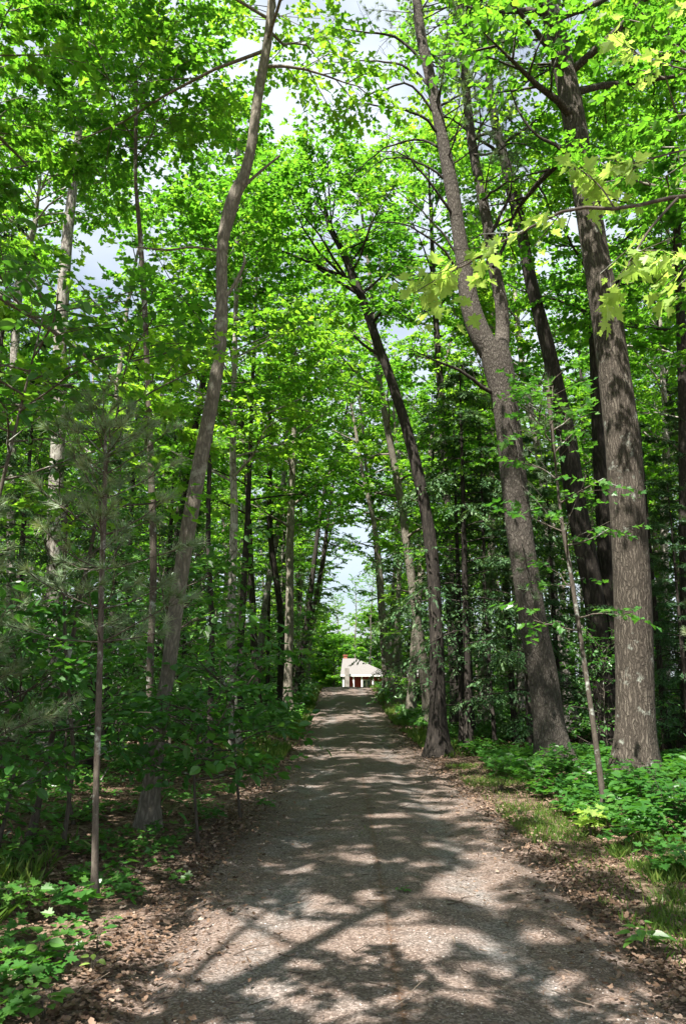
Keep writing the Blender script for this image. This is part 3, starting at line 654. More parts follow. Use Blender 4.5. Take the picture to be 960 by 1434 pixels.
# second small pine behind to the left
rng = np.random.default_rng(42)
for (bx, by, lab, H) in [(-3.25, 6.3, 'small pine at the left frame edge beside the young pine', 3.3), (6.2, 12.2, 'small drooping pine between the forked pine and the stout lichened trunk', 5.6)]:
    z = gz(bx, by); pts = np.array([[bx, by, z], [bx + .03, by, z + H * .5], [bx - .03, by + .05, z + H]]); rad = np.array([.03, .02, .006]) * (1.5 if H > 5 else 1)
    W, Lf = grow_pine(rng, pts, rad, c0=.28, RR=1.0, whorls=10, arms=5, ntuft=7, needles=34, length=.11, wid=.0045 if H < 5 else .007, flare=.05, shape=.5)
    finish('young_pine', lab, 'tree', pts[0].copy(), W, Lf, B_THIN, LP)

# ------------------------------------------------------------------ saplings with big leaves
def sapling(name, label, base, top, RR, nprim, leaf, tmpl, leafm, seed, c0=.3, per=6, n2=4, n3=3, r=.018, low=0, high=45, azb=None, cat='sapling', **kw):
    rng = np.random.default_rng(seed); base = np.array(base, float); base[2] = gz(base[0], base[1]) - .02; top = np.array(top, float)
    mid = (base * .5 + top * .5) + rng.normal(0, .05, 3); pts = np.array([base, mid, top]); rad = np.array([r, r * .7, .005])
    W, Lf = grow_broad(rng, pts, rad, c0=c0, RR=RR, nprim=nprim, leaf=leaf, per=per, tmpl=tmpl, sides=7, n2=n2, n3=n3, flare=.03, low=low, high=high, azbias=azb, nring=14, **kw)
    return finish(name, label, cat, base, W, Lf, B_THIN, leafm, trunk='stem', crown='foliage')
def SP(px, Y, h):  # base and top of a sapling whose foot stands at image column px, distance Y
    x = (px - 480) / F * Y / math.cos(PITCH) * 1.02
    return (x, Y, 0), (x, Y, h + gz(x, Y))
for i, (lab, px, Y, dx, h, RR, npm, leaf, per, azb) in enumerate([
    ('broad leaved sapling with sunlit drooping leaves in front of the leaning maple', 298, 8.2, 0, 1.25, .65, 10, .115, 6, None),
    ('shaded broad leaved sapling between the leaning maple and the road', 350, 9.6, -.1, 1.65, .85, 13, .115, 6, None),
    ('bushy sapling between the leaning maple and the young pine', 140, 8.9, -.1, 1.4, .7, 10, .11, 6, None),
    ('leafy sapling under the small pine at the left frame edge', 45, 7.4, .1, 1.95, 1.0, 16, .11, 6, None),
    ('wide leafy sapling low between the crooked thin stem and the left frame edge', -15, 6.6, 0, 1.7, .9, 15, .11, 6, None),
    ('dark leafy sapling farther back between two pale trunks on the left', 250, 12.5, 0, 3.2, 1.6, 20, .12, 8, None)]):
    b, tp = SP(px, Y, h); tp = (tp[0] + dx, tp[1] - .1, tp[2])
    sapling('leafy_sapling', lab, b, tp, RR, npm, leaf, OVAL, LB, 60 + i, per=per, c0=.42)
# tall sapling whose top shows bright leaves above the young pine
sapling('leafy_sapling', 'tall thin sapling with bright pointed leaves above the young pine', (-3.5, 6.9, 0), (-2.75, 6.7, 5.05), 1.1, 16, .12, OVAL, LB, 70, c0=.62, per=6, r=.03)
sapling('leafy_sapling', 'taller thin sapling with drooping leaves reaching across the leaning maple', (-3.0, 8.0, 0), (-2.2, 7.7, 5.4), 1.1, 12, .10, MAPLE, LM, 71, c0=.55, per=6, r=.03)
# young maple just right of the picture, its long branch of pale leaves hangs into the view
rng = np.random.default_rng(72)
bx, by = 1.75, 2.55; W, Lf = Geo(), Geo()
bs = np.array([bx, by, gz(bx, by) - .02]); pr = spline(np.array([bs, [1.72, 2.5, 1.6], [1.66, 2.5, 3.0], [1.75, 2.6, 4.4], [1.7, 2.7, 5.6]]), 20); tube(W, pr, np.linspace(.04, .012, 20), 10, .5, rough=.05, rng=rng)
S, D, LL = [], [], []
brs = [([P(1190, 265, 2.6), P(1050, 270, 2.55), P(950, 275, 2.5), (P(870, 292, 2.5)), P(800, 292, 2.5), P(740, 320, 2.55), P(690, 345, 2.6), P(650, 372, 2.65), P(612, 388, 2.7), P(585, 398, 2.75)], .010),
       ([P(950, 275, 2.5), P(910, 320, 2.45), P(880, 370, 2.4), P(860, 410, 2.4)], .005), ([P(1190, 200, 2.7), P(1080, 190, 2.7), P(980, 205, 2.65), P(900, 225, 2.6), P(850, 240, 2.6)], .007),
       ([P(1190, 330, 2.4), P(1060, 345, 2.3), P(970, 360, 2.3), P(930, 365, 2.3)], .006), ([P(1190, 120, 3.0), P(1040, 110, 3.1), P(930, 90, 3.2), P(860, 60, 3.3)], .007), ([P(860, 292, 2.5), P(840, 262, 2.55), P(810, 235, 2.6)], .004),
       ([P(1190, 60, 3.3), P(1060, 20, 3.4), P(960, 10, 3.5)], .006)]
ex = []
for k, (pp, r0) in enumerate(brs):
    lp = spline(np.array(pp), 18); gq = Geo(); tube(gq, lp, np.linspace(r0, .002, 18), 6, .5); 
    for j in range(9 if k else 20):
        u = (.40 if k in (0,) else .3) + (.6 if k == 0 else .7) * rng.uniform(); q, pd = along(lp, min(u, .999)); sd_ = nrm(np.cross(pd, UP)) * rng.choice([-1, 1])
        d2 = nrm(pd * rng.uniform(.3, 1) + sd_ * rng.uniform(.5, 1.4) + np.array([0, 0, rng.uniform(-.7, .25)])); L2 = rng.uniform(.08, .3); tube(gq, [q, q + d2 * L2], [.0022, .0014], 4, .5)
        S.append(q); D.append(d2); LL.append(L2)
    S.append(lp[-2]); D.append(nrm(lp[-1] - lp[-2])); LL.append(.1); ex.append(('branch', gq, B_THIN))
twig_leaves(Lf, rng, np.array(S), np.array(D), np.array(LL), 5, .052, MAPLE, droop=.5, tilt=.4, tints=np.full(len(S), .55))
finish('maple_sapling', 'young maple whose branch of pale yellow green leaves hangs in from the right', 'sapling', bs, W, Lf, B_THIN, LY, ex, trunk='stem', crown='foliage')

# ------------------------------------------------------------------ prototypes for the woods
def proto_broad(seed, H, r, **kw):
    rng = np.random.default_rng(seed); k = 6
    pts = np.zeros((k, 3)); pts[:, 2] = np.linspace(-.05, H, k); pts[1:, :2] = np.cumsum(rng.normal(0, H * .012, (k - 1, 2)), 0)
    rad = r * np.linspace(1, .12, k) ** .8
    W, Lf = grow_broad(rng, pts, rad, **kw); return W.mesh('trunk', True), Lf.mesh('crown')
PB = [proto_broad(100 + i, 19, .17, c0=[.38, .3, .45, .33, .5, .4][i], RR=[3.3, 3.0, 3.4, 2.8, 3.8, 3.1][i], nprim=[21, 19, 21, 20, 13, 12][i], leaf=.135, tw=.8, n2=6, n3=5, per=[12, 13, 12, 13, 14, 14][i], low=5, high=60, dead=5) for i in range(6)]
PN = [proto_broad(110 + i, 18, .16, c0=[.34, .42][i], RR=3.3, nprim=22, leaf=.105, tw=.9, per=16, tmpl=MAPLE_FAR, n2=6, n3=5, low=5, high=60, dead=4) for i in range(2)]
PS = [proto_broad(118 + i, 15, .15, c0=.3, RR=3.6, nprim=[17, 16][i], leaf=.115, tw=.7, per=24, tmpl=MAPLE_FAR, n2=6, n3=5, low=5, high=55, dead=3) for i in range(2)]
PD = [proto_broad(115 + i, 7.5, .12, c0=.1, RR=3.4, nprim=20, leaf=.30, per=10, low=5, high=60) for i in range(2)]
PM = [proto_broad(120 + i, 9, .075, c0=.2, RR=2.3, nprim=20, leaf=.12, per=9, n2=5, n3=4, low=0, high=50, dead=3) for i in range(3)]
PU = [proto_broad(130 + i, 3.2, .028, c0=.12, RR=1.3, nprim=16, leaf=.11, per=6, n2=4, n3=3, low=0, high=50, tmpl=OVAL) for i in range(3)]
PHm = []
for i in range(3):
    rng = np.random.default_rng(140 + i); k = 6; H = [12, 15, 9][i]; pts = np.zeros((k, 3)); pts[:, 2] = np.linspace(-.05, H, k); rad = [.13, .16, .1][i] * np.linspace(1, .1, k)
    W, Lf = grow_hemlock(rng, pts, rad, c0=[.1, .16, .08][i], RR=[2.5, 3.0, 2.1][i], nprim=[56, 62, 46][i]); PHm.append((W.mesh('trunk', True), Lf.mesh('crown')))

BK = {'pale': B_PALE, 'grey': B_MAPLE, 'dark': B_DARK}
cache = {}
def variant(me, mat):
    k = (me.name, mat.name)
    if k not in cache:
        m2 = me.copy(); m2.materials.clear(); m2.materials.append(mat); cache[k] = m2
    return cache[k]
def plant(kindname, proto, loc, rz, s, tilt, bark, leafm, label, cat, group, sz=None):
    r = root(kindname, (loc[0], loc[1], gz(loc[0], loc[1]) - .02), label, cat, group, rz, s, tilt)
    if sz: r.scale = (s, s, sz)
    link('trunk', variant(proto[0], bark), None, r); link('crown', variant(proto[1], leafm), None, r); return r

placed = [(x, y, 1.3) for x, y in HERO]
def ok(x, y, dmin):
    return all((x - a) ** 2 + (y - b) ** 2 > max(dmin, q) ** 2 for a, b, q in placed)
# hemlocks: dark boughs low on the right and round the far end of the road
HM = [('hemlock', 'dark hemlock with sunlit low boughs behind the arching tree', 2.75, 18.6, 0, .7), ('hemlock', 'dark hemlock whose boughs spread behind the forked pine', 3.9, 16.9, 2, .8),
      ('hemlock', 'hemlock with low dark boughs between the mossy leaning trunk and the right frame edge', 8.0, 16.5, 0, .8), ('hemlock', 'hemlock reaching over the road from the right before the house', 3.3, 27.5, 1, .8),
      ('hemlock', 'farther hemlock standing beyond the hemlock that reaches over the road', 3.6, 37, 0, .95), ('hemlock', 'hemlock standing left of the road opposite the arching tree', -5.6, 25, 1, .8),
      ('hemlock', 'hemlock beside the road end, left of the house', -3.3, 43, 1, .95), ('hemlock', 'hemlock on the left road edge behind the straight sunlit trunk', -3.2, 34, 0, .8), ('hemlock', 'hemlock on the right verge just beyond the small grey trunk', 3.6, 50, 1, .8), ('hemlock', 'tall hemlock left of the red house across the sunny lawn', -4.2, 62, 1, 1.0), ('hemlock', 'hemlock deep in the shade behind the pale flaky trunk', -8.2, 17.5, 1, .85),
      ('hemlock', 'hemlock behind the young pine in deep shade', -5.2, 12.5, 2, .8), ('hemlock', 'hemlock in the dark woods behind the leaning maple', -5.4, 19.5, 0, .9),
      ('hemlock', 'small hemlock on the right behind the thin mottled sapling stem', 6.5, 15.2, 2, .6), ('hemlock', 'dark hemlock beside the right frame edge', 10.2, 20.5, 2, 1.0)]
HM += [('hemlock', lab, x, y, k, s) for lab, x, y, k, s in (
    ('hemlock in deep shade between the young pine and the leaning maple', -4.3, 13.8, 2, .62), ('hemlock behind the tall bare brown pole in the left woods', -5.0, 17.0, 0, .62),
    ('hemlock filling the dark left edge beyond the pale flaky trunk', -7.4, 15.0, 0, .7), ('hemlock between the leaning maple and the patchy pale trunk', -3.9, 19.5, 2, .7),
    ('hemlock with layered boughs right of the forked pine', 5.1, 19.0, 0, .62), ('hemlock behind the mossy leaning trunk', 7.0, 20.0, 1, .65),
    ('hemlock behind the stout lichened trunk', 6.6, 16.6, 2, .8), ('hemlock near the right edge, close behind the dark edge trunk', 8.3, 18.4, 0, .7), ('hemlock deep behind the arching tree', 3.5, 22.0, 0, .75))]
rng = np.random.default_rng(7)
for nm, lab, x, y, k, s in HM:
    plant('hemlock_tree', PHm[k], (x, y), rng.uniform(0, 6.28), s, (0, 0), B_DARK, LH, lab, 'tree', 'dark hemlocks among the leafy trees'); placed.append((x, y, 1.0))

# broadleaf woods on both sides
rng = np.random.default_rng(5)
seen_labels = {}
woods = []
cand = []
for _ in range(5200):
    y = 12.5 + 58 * rng.uniform() ** 1.15; hw = .46 * y + 3.0; x = rng.uniform(-hw, hw)
    if abs(x - .17) < 2.45 + .1 * rng.uniform(): continue
    if y > 56 and -4 < x < 12: continue
    if 312 < 480 + F * x / y < 428 and y < 31: continue
    if 190 < 480 + F * x / y < 340 and y < 23: continue
    if ok(x, y, 2.0 + y * .018): cand.append((x, y)); placed.append((x, y, 1.5))
    if len(cand) >= 175: break
for (x, y) in cand:
    tall = (rng.uniform() < .62 or y > 40) and not (-9 < x < -2 and 24 < y < 43)
    bk = rng.choice(['pale', 'grey', 'dark'], p=[.3, .4, .3])
    lean = rng.uniform(-.05, .05); toward = -.05 * np.sign(x) if abs(x) < 5 else 0
    tl = (rng.uniform(-.04, .04), lean + toward)
    size = 'tall' if tall else 'small'
    woods.append((x, y, tall, bk, tl))
def where(x, y):
    px = proj((x, y, gz(x, y)))[0]; side = 'left' if x < 0 else 'right'
    dep = 'near' if y < 20 else 'middle' if y < 33 else 'deep' if y < 48 else 'farthest'
    return px, side, dep
GAP_L = [(-400, 5, 'beside the left frame edge'), (5, 75, 'left of the pale flaky trunk'), (75, 140, 'behind the young pine'), (140, 205, 'behind the tall bare brown pole'), (205, 260, 'left of the leaning maple'), (260, 320, 'right of the leaning maple'),
         (320, 350, 'beside the patchy pale trunk'), (350, 400, 'left of the straight sunlit trunk'), (400, 480, 'close to the left of the road end')]
GAP_R = [(480, 545, 'close to the right of the road end'), (545, 612, 'left of the arching dark tree'), (612, 660, 'right of the arching dark tree'), (660, 720, 'left of the forked pine'), (720, 790, 'behind the forked pine'), (790, 850, 'beside the mossy leaning trunk'),
         (850, 915, 'behind the stout lichened trunk'), (915, 960, 'right of the stout lichened trunk'), (960, 1500, 'beside the right frame edge')]
DW = {'near': '', 'middle': 'farther back', 'deep': 'deep in the woods', 'farthest': 'at the far end of the woods'}
for i, (x, y, tall, bk, tl) in enumerate(sorted(woods, key=lambda q: q[1])):
    px, side, dep = where(x, y)
    gap = next((t_ for a, b, t_ in GAP_L + GAP_R if a <= px < b), 'beside the frame edge')
    shape = ('tall ' if tall else 'short ') + {'pale': 'pale', 'grey': 'grey', 'dark': 'dark'}[bk]
    label = f'{shape} trunk {gap}' + (', ' + DW[dep] if DW[dep] else '')
    label = label.replace(' at the far end of the woods', ' far away')
    group = f'{side} woods trees'
    s = rng.uniform(.82, 1.12)
    pr_ = PB[rng.integers(6)] if tall else PM[rng.integers(3)]
    plant('forest_tree', pr_, (x, y), rng.uniform(0, 6.28), s, tl, BK[bk], LM, label, 'tree', group)

# trees around and behind the photographer: they shade the road and close the roof of leaves
rng = np.random.default_rng(9)
for i, (x, y, k, s, lab) in enumerate([
    (-5.9, 10.6, 'd', .95, 'tall leafy tree overhead at the upper left corner'), (-4.7, 7.4, 'd', 1.0, 'dense leafy tree just outside the left edge, its crown roofing the upper left'),
    (5.5, 6.2, 0, .9, 'leafy tree whose bright crown fills the upper right corner'), (5.6, 9.6, 1, .9, 'leafy tree behind the bright crown in the upper right corner'),
    (-3.1, .7, 's', 1.0, None), (-4.6, 3.9, 's', 1.0, None), (5.2, 2.4, 's', .8, None)]):
    lab = lab or 'tall leafy tree standing behind the photographer, only its shade falls on the road'
    plant('forest_tree', PS[0] if k == 'd' else PS[1] if k == 's' else PN[k % 2], (x, y), rng.uniform(0, 6.28), s, (0, 0), B_MAPLE, LM, lab, 'tree', 'trees closing the leaf roof overhead' if 'photographer' not in lab else 'shade trees behind the photographer')

rng = np.random.default_rng(31)
for i, (x, y, k, s) in enumerate([(-6.6, 22.5, 2, .95), (3.1, 25, 1, 1.0), (-3.9, 32.5, 4, 1.0), (2.9, 31, 3, 1.0), (-3.0, 34, 5, 1.0), (2.8, 37, 2, 1.0), (-2.8, 40, 4, 1.0), (3.0, 43, 0, 1.0), (-3.1, 46, 2, 1.0), (3.3, 50, 3, 1.0), (-3.6, 52, 0, 1.0), (-3.0, 58, 1, .9), (3.9, 60, 2, .9), (-3.4, 49, 3, .75), (4.6, 55, 0, 1.0)]):
    x *= .88
    side = 'left' if x < 0 else 'right'
    lab = f'tree on the {side} road edge leaning its bright crown over the road, ' + ('nearer the photographer' if y < 30 else 'halfway along' if y < 41 else 'near the house')
    plant('forest_tree', PB[k], (x, y), rng.uniform(0, 6.28), s, (0, -.15 * np.sign(x)), B_MAPLE if i % 2 else B_DARK, LM, lab, 'tree', f'trees leaning over the road from the {side}')
    placed.append((x, y, 1.2))
# understory saplings (copies)
rng = np.random.default_rng(15); cnt = 0
for _ in range(1500):
    y = 13 + 34 * rng.uniform() ** 1.2; hw = .46 * y + .5; x = rng.uniform(-hw, hw)
    if abs(x - .17) < 2.5: continue
    if not ok(x, y, .9): continue
    if (300 < 480 + F * x / y < 440 and y < 33) or (570 < 480 + F * x / y < 770 and y < 21) or (x < 0 and y < 19 and rng.uniform() < .65): continue
    placed.append((x, y, 1.1)); px, side, dep = where(x, y)
    gap = next((t_ for a, b, t_ in GAP_L + GAP_R if a <= px < b), 'beside the frame edge')
    label = f'leafy undergrowth sapling {gap}' + (', ' + DW[dep] if DW[dep] else '')
    label = label.replace(' at the far end of the woods', ' far away')
    plant('leafy_sapling', PU[rng.integers(3)], (x, y), rng.uniform(0, 6.28), rng.uniform(.6, 1.25), (0, 0), B_THIN, LB, label, 'sapling', f'undergrowth saplings in the {side} woods')
    cnt += 1
    if cnt >= 80: break

# ------------------------------------------------------------------ ground litter and low green
def offroad(rng, n, y0, y1, power=1.0, inner=1.55, outer=None, side=None):
    y = y0 + (y1 - y0) * rng.uniform(0, 1, n) ** power; hw = .47 * y + .6 if outer is None else outer
    x = rng.uniform(-1, 1, n) * hw
    if side: x = np.abs(x) * side
    k = np.abs(x - rcx(y)) > inner; return x[k], y[k]
DL = tint_material('dead_leaf', [(0, (.05, .03, .02)), (.4, (.13, .08, .05)), (.75, (.24, .165, .12)), (1, (.36, .28, .22))], .8, trans=.15)
CURL = (np.array([(0, 0, 0), (.26, .05, .12), (.38, .3, .22), (.22, .5, .10), (.3, .72, .16), (0, 1, .2), (-.3, .72, .12), (-.22, .5, .06), (-.38, .3, .2), (-.26, .05, .1), (0, .4, -.04)]),
        [[0, 1, 2, 3, 10], [10, 3, 4, 5], [10, 5, 6, 7][:4], [0, 10, 7, 8, 9]])
rng = np.random.default_rng(21); g = Geo()
x1, y1 = offroad(rng, 44000, 2.5, 17, 1.3, inner=1.4); q = rng.uniform(size=len(x1)) < .35 + .65 * sstep(-.4, .5, nz(x1, y1, .8, 9)); x1, y1 = x1[q], y1[q]; x2, y2 = offroad(rng, 22000, 17, 48, 1.2, inner=1.45)
def scatter_leaves(g, rng, x, y, size, lift=.012, tmpl=CURL, flat=.35, tint=None):
    n = len(x); z = hgt(x, y) + lift * rng.uniform(.2, 2, n); d = rng.normal(0, 1, (n, 3)); d[:, 2] *= .2
    nn = rng.normal(0, flat, (n, 3)); nn[:, 2] = 1
    g.inst(tmpl[0], tmpl[1], leaf_mats(rng, d, nn, size), np.c_[x, y, z], np.clip(rng.normal(.45, .25, n), 0, 1) if tint is None else tint)
scatter_leaves(g, rng, x1, y1, rng.uniform(.02, .058, len(x1))); scatter_leaves(g, rng, x2, y2, rng.uniform(.08, .14, len(x2)))
# a few blown on to the road edge
n = 9000; y = 3 + 24 * rng.uniform(size=n) ** 1.3; sgn = rng.choice([-1, 1], n); x = rcx(y) + sgn * (1.75 - np.abs(rng.normal(0, .36, n))); scatter_leaves(g, rng, x, y, rng.uniform(.015, .05, n), .022)
tag(link('leaf_litter', g.mesh('leaf_litter'), DL), 'curled brown dead leaves covering the woodland floor', 'leaf litter', kind='stuff')
# gravel chips and brown pine needles on the road
rng = np.random.default_rng(22); g = Geo(); n = 24000
y = 2.6 + 13 * rng.uniform(0, 1, n) ** 1.5; x = rcx(y) + rng.uniform(-1.75, 1.75, n); z = road_z(x, y)
oc = (np.array([(1, 0, 0), (0, 1, 0), (-1, 0, 0), (0, -1, 0), (0, 0, .7), (0, 0, -.7)]), [[0, 1, 4], [1, 2, 4], [2, 3, 4], [3, 0, 4]])
sz = rng.uniform(.002, .006, n) * rng.choice([1, 1, 1, 1, 1, 1.5], n); a = rng.uniform(0, 6.28, n)
ex_ = np.stack([np.cos(a), np.sin(a), a * 0], -1); ey_ = np.stack([-np.sin(a), np.cos(a), a * 0], -1); ez_ = np.zeros((n, 3)); ez_[:, 2] = 1; ez_ += rng.normal(0, .25, (n, 3))
M = np.stack([ex_ * (sz * rng.uniform(.8, 1.5, n))[:, None], ey_ * sz[:, None], ez_ * sz[:, None]], -1)
g.inst(oc[0], oc[1], M, np.c_[x, y, z], rng.uniform(0, 1, n))
tag(link('gravel', g.mesh('gravel'), tint_material('gravel_chip', [(0, (.035, .028, .024)), (.5, (.14, .115, .10)), (1, (.40, .36, .33))])), 'loose pale gravel chips on the road', 'gravel', kind='stuff')
rng = np.random.default_rng(23); g = Geo(); n = 26000
y = 2.6 + 17 * rng.uniform(0, 1, n) ** 1.4; x = rcx(y) + np.clip(rng.normal(0, .25, n), -.5, .5) * (rng.uniform(0, 1, n) < .3) + rng.choice([-1, 1], n) * rng.uniform(.7, 1.9, n) * (rng.uniform(0, 1, n) < .8)
zz = np.maximum(road_z(x, y), ground_z(x, y)) + .004; d = rng.normal(0, 1, (n, 3)); d[:, 2] *= .06
M = leaf_mats(rng, d, np.tile(UP, (n, 1)), rng.uniform(.05, .10, n), .028)
g.inst(NEEDLE[0], NEEDLE[1], M, np.c_[x, y, zz], rng.uniform(0, 1, n))
tag(link('needle_litter', g.mesh('needle_litter'), tint_material('dead_needle', [(0, (.07, .035, .02)), (1, (.22, .13, .08))])), 'reddish brown fallen pine needles on the road', 'needle litter', kind='stuff')

rng = np.random.default_rng(27); g = Geo(); n = 1500
y = rng.uniform(2.8, 22, n); x = rcx(y) + rng.choice([-1, 1], n) * np.abs(rng.normal(1.3, .9, n))
for i in range(n):
    L_ = rng.uniform(.04, .28); a_ = rng.uniform(0, 6.28); zz_ = max(float(road_z(x[i], y[i])) if abs(x[i] - .26) < 2 else -9, float(ground_z(x[i], y[i]))) + .006
    p0 = np.array([x[i], y[i], zz_]); tube(g, limb_path(rng, p0, (math.cos(a_), math.sin(a_), .02), L_, 4, jit=.12), np.linspace(.0035, .0015, 4) * rng.uniform(.6, 1.5), 4, rng.uniform(0, 1))
tag(link('twig_litter', g.mesh('twig_litter'), tint_material('dead_twig', [(0, (.05, .035, .025)), (1, (.22, .17, .13))])), 'small dead twigs lying on the road and verges', 'twig litter', kind='stuff')
# low green plants: whorls of leaves on short stems
def low_plants(g, rng, x, y, hgt_, leaf, tmpl, nl=5, tint=.5):
    n = len(x); z = hgt(x, y); H = hgt_ * rng.uniform(.5, 1.3, n); k = nl
    a = rng.uniform(0, 6.28, (n, 1)) + np.arange(k)[None, :] * 2.4; el = rng.uniform(-.25, .5, (n, k))
    d = np.stack([np.cos(a) * np.cos(el), np.sin(a) * np.cos(el), np.sin(el)], -1)
    lv = rng.uniform(.55, 1, (n, k)); pos = np.stack([np.repeat(x[:, None], k, 1), np.repeat(y[:, None], k, 1), z[:, None] + H[:, None] * lv], -1) + d * (leaf * rng.uniform(.2, .8, (n, k)))[..., None]
    d = d.reshape(-1, 3); pos = pos.reshape(-1, 3); d[:, 2] -= .15
    tt = np.repeat(np.clip(tint + rng.normal(0, .15, n), 0, 1), k) + rng.normal(0, .08, n * k)
    put_leaves(g, rng, pos, d, leaf * rng.uniform(.6, 1.25, n * k), tmpl, .3, tint=np.clip(tt, 0, 1))
def patchy(x, y, thr, k=0, s=1.4): return nz(x, y, s, k) + .5 * nz(x, y, s * .4, k + 1) > thr
rng = np.random.default_rng(24); g = Geo()
x, y = offroad(rng, 6500, 3.2, 13, 1.1, inner=1.8, side=-1); q = patchy(x, y, .02, 3, .45) | (x < -3.6); q = q & (rng.uniform(size=len(q)) < .5); low_plants(g, rng, x[q], y[q], .10, .065, MAPLE, 5, .6)
x, y = offroad(rng, 3800, 6.5, 15, .9, inner=2.2, side=1); q = patchy(x, y, -.2, 4, .7); low_plants(g, rng, x[q], y[q], .20, .085, MAPLE, 6, .5)
x, y = offroad(rng, 420, 7, 15, .9, inner=2.5, side=1); low_plants(g, rng, x, y, .34, .13, OVAL, 7, .55)
x, y = offroad(rng, 9000, 13, 26, 1, inner=2.2); q = patchy(x, y, .05, 6) & ((x > 0) | (rng.uniform(size=len(x)) < .4)); low_plants(g, rng, x[q], y[q], .22, .12, MAPLE_FAR, 6, .55)
x, y = offroad(rng, 12000, 24, 56, 1, inner=1.9); q = patchy(x, y, -.3, 7, 2.5); low_plants(g, rng, x[q], y[q], .30, .19, FARLEAF, 6, .6)
tag(link('ground_cover', g.mesh('ground_cover'), LB), 'low green seedlings and leafy cover between the trees', 'ground cover', kind='stuff')
# grass
rng = np.random.default_rng(25); g = Geo()
def grass(x, y, h, wdt):
    n = len(x); d = rng.normal(0, .35, (n, 3)); d[:, 2] = 1; nn = rng.normal(0, 1, (n, 3)); L = h * rng.uniform(.5, 1.3, n)
    yv = nrm(d); xv = nrm(np.cross(yv, nn)); zv = np.cross(xv, yv); M = np.stack([xv * wdt, yv * L[:, None], zv * L[:, None]], -1)
    g.inst(BLADE[0], BLADE[1], M, np.c_[x, y, np.maximum(hgt(x, y), 0 * x + hgt(x, y)) - .005], np.clip(rng.normal(.5, .22, n), 0, 1))
n = 26000; y = rng.uniform(4.2, 15, n); x = rcx(y) + 1.55 + np.abs(rng.normal(.35, .45, n)); q = (patchy(x, y, 0, 8, .9) | (rng.uniform(size=n) < .15)) & (rng.uniform(size=n) < .6) & (x > rcx(y) + 1.45); grass(x[q], y[q], .07, .0032)
n = 6000; y = rng.uniform(5.2, 8.6, n); x = rcx(y) + 2.1 + np.abs(rng.normal(.3, .35, n)); q = patchy(x, y, .0, 9, .6); grass(x[q], y[q], .10, .0028)
n = 24000; y = rng.uniform(15, 54, n); s_ = rng.choice([-1, 1], n); x = rcx(y) + s_ * (1.5 + np.abs(rng.normal(.3, .7, n))); q = patchy(x, y, -.2, 2, 1.5); grass(x[q], y[q], .17, .014)
n = 2500; y = rng.uniform(8, 40, n); x = rcx(y) + rng.normal(0, .22, n); q = patchy(x, y, .35, 12, .8); grass(x[q], y[q], .05, .006)
n = 3000; y = rng.uniform(3.4, 8, n); x = -2.2 - np.abs(rng.normal(.3, .5, n)); q = patchy(x, y, .2, 10, .5); grass(x[q], y[q], .16, .006)
tag(link('grass', g.mesh('grass'), LG), 'thin green grass along both edges of the road', 'grass', kind='stuff')
# lawn before the house
g = Geo(); rng = np.random.default_rng(26)
x = rng.uniform(-9, 16, 16000); y = rng.uniform(50, 74, 16000); q = np.abs(x - .17) > 1.7
n = q.sum(); d = rng.normal(0, .35, (n, 3)); d[:, 2] = 1; yv = nrm(d); xv = nrm(np.cross(yv, rng.normal(0, 1, (n, 3)))); zv = np.cross(xv, yv)
g.inst(BLADE[0], BLADE[1], np.stack([xv * .03, yv * .14, zv * .14], -1), np.c_[x[q], y[q], hgt(x[q], y[q])], rng.uniform(.4, 1, n))
tag(link('lawn_grass', g.mesh('lawn_grass'), LG), 'bright sunlit grass between the woods and the house', 'grass', kind='stuff')

# individual small plants one can point to
def small_plant(label, px, py, H, leaf, tmpl, nl, mat, seed, tint=.6, stems=3, name='seedling', group='small leafy plants beside the road'):
    rng = np.random.default_rng(seed); b = G(px, py); W, Lf = Geo(), Geo()
    for s_ in range(stems):
        a = rng.uniform(0, 6.28); d = np.array([math.cos(a) * .35, math.sin(a) * .35, 1.0]); lp = limb_path(rng, b, d, H * rng.uniform(.7, 1.1), 5, jit=.08); tube(W, lp, np.linspace(.004, .002, 5), 5, .5)
        S = [along(lp, u_)[0] for u_ in np.linspace(.45, .99, nl)]; S = np.array(S); k = len(S); az = rng.uniform(0, 6.28) + np.arange(k) * 2.4
        D = np.stack([np.cos(az), np.sin(az), np.full(k, .15)], -1); ends = S + nrm(D) * (leaf * .45)
        for p0, p1 in zip(S, ends): tube(W, [p0, p1], [.0018, .0014], 3, .5)
        D[:, 2] -= rng.uniform(.1, .5, k); put_leaves(Lf, rng, ends, D, leaf * rng.uniform(.7, 1.15, k), tmpl, .3, tint=np.clip(tint + rng.normal(0, .12, k), 0, 1))
    finish(name, label, 'plant', b, W, Lf, B_THIN, mat, group=group, trunk='stem', crown='foliage')
small_plant('bright palmate leaved plant beside the foot of the thin mottled sapling stem', 826, 1172, .30, .12, MAPLE, 7, LY, 201, .6, 4)
small_plant('flat leaved plant alone on the bare verge near the bottom right corner', 905, 1332, .16, .11, OVAL, 5, LB, 202, .8, 3)
small_plant('large leaved plant in full sun at the left frame edge near the bottom', 42, 1362, .20, .12, OVAL, 5, LB, 203, .8, 2)
small_plant('pale washed out plant in the bottom left corner', 60, 1425, .13, .10, OVAL, 5, LB, 204, .9, 3)
small_plant('dark lobed plant in front of the young pine stem', 95, 1285, .24, .12, MAPLE, 7, LB, 205, .45, 3)
small_plant('small seedling in leaf litter between young pine and road', 248, 1240, .12, .085, MAPLE, 5, LB, 206, .7, 2)
small_plant('leafy seedling against the right side of the young pine stem', 168, 1238, .18, .10, MAPLE, 6, LB, 207, .5, 3)
small_plant('little seedling on the litter below the young pine stem', 135, 1335, .13, .07, OVAL, 4, LB, 208, .6, 2)
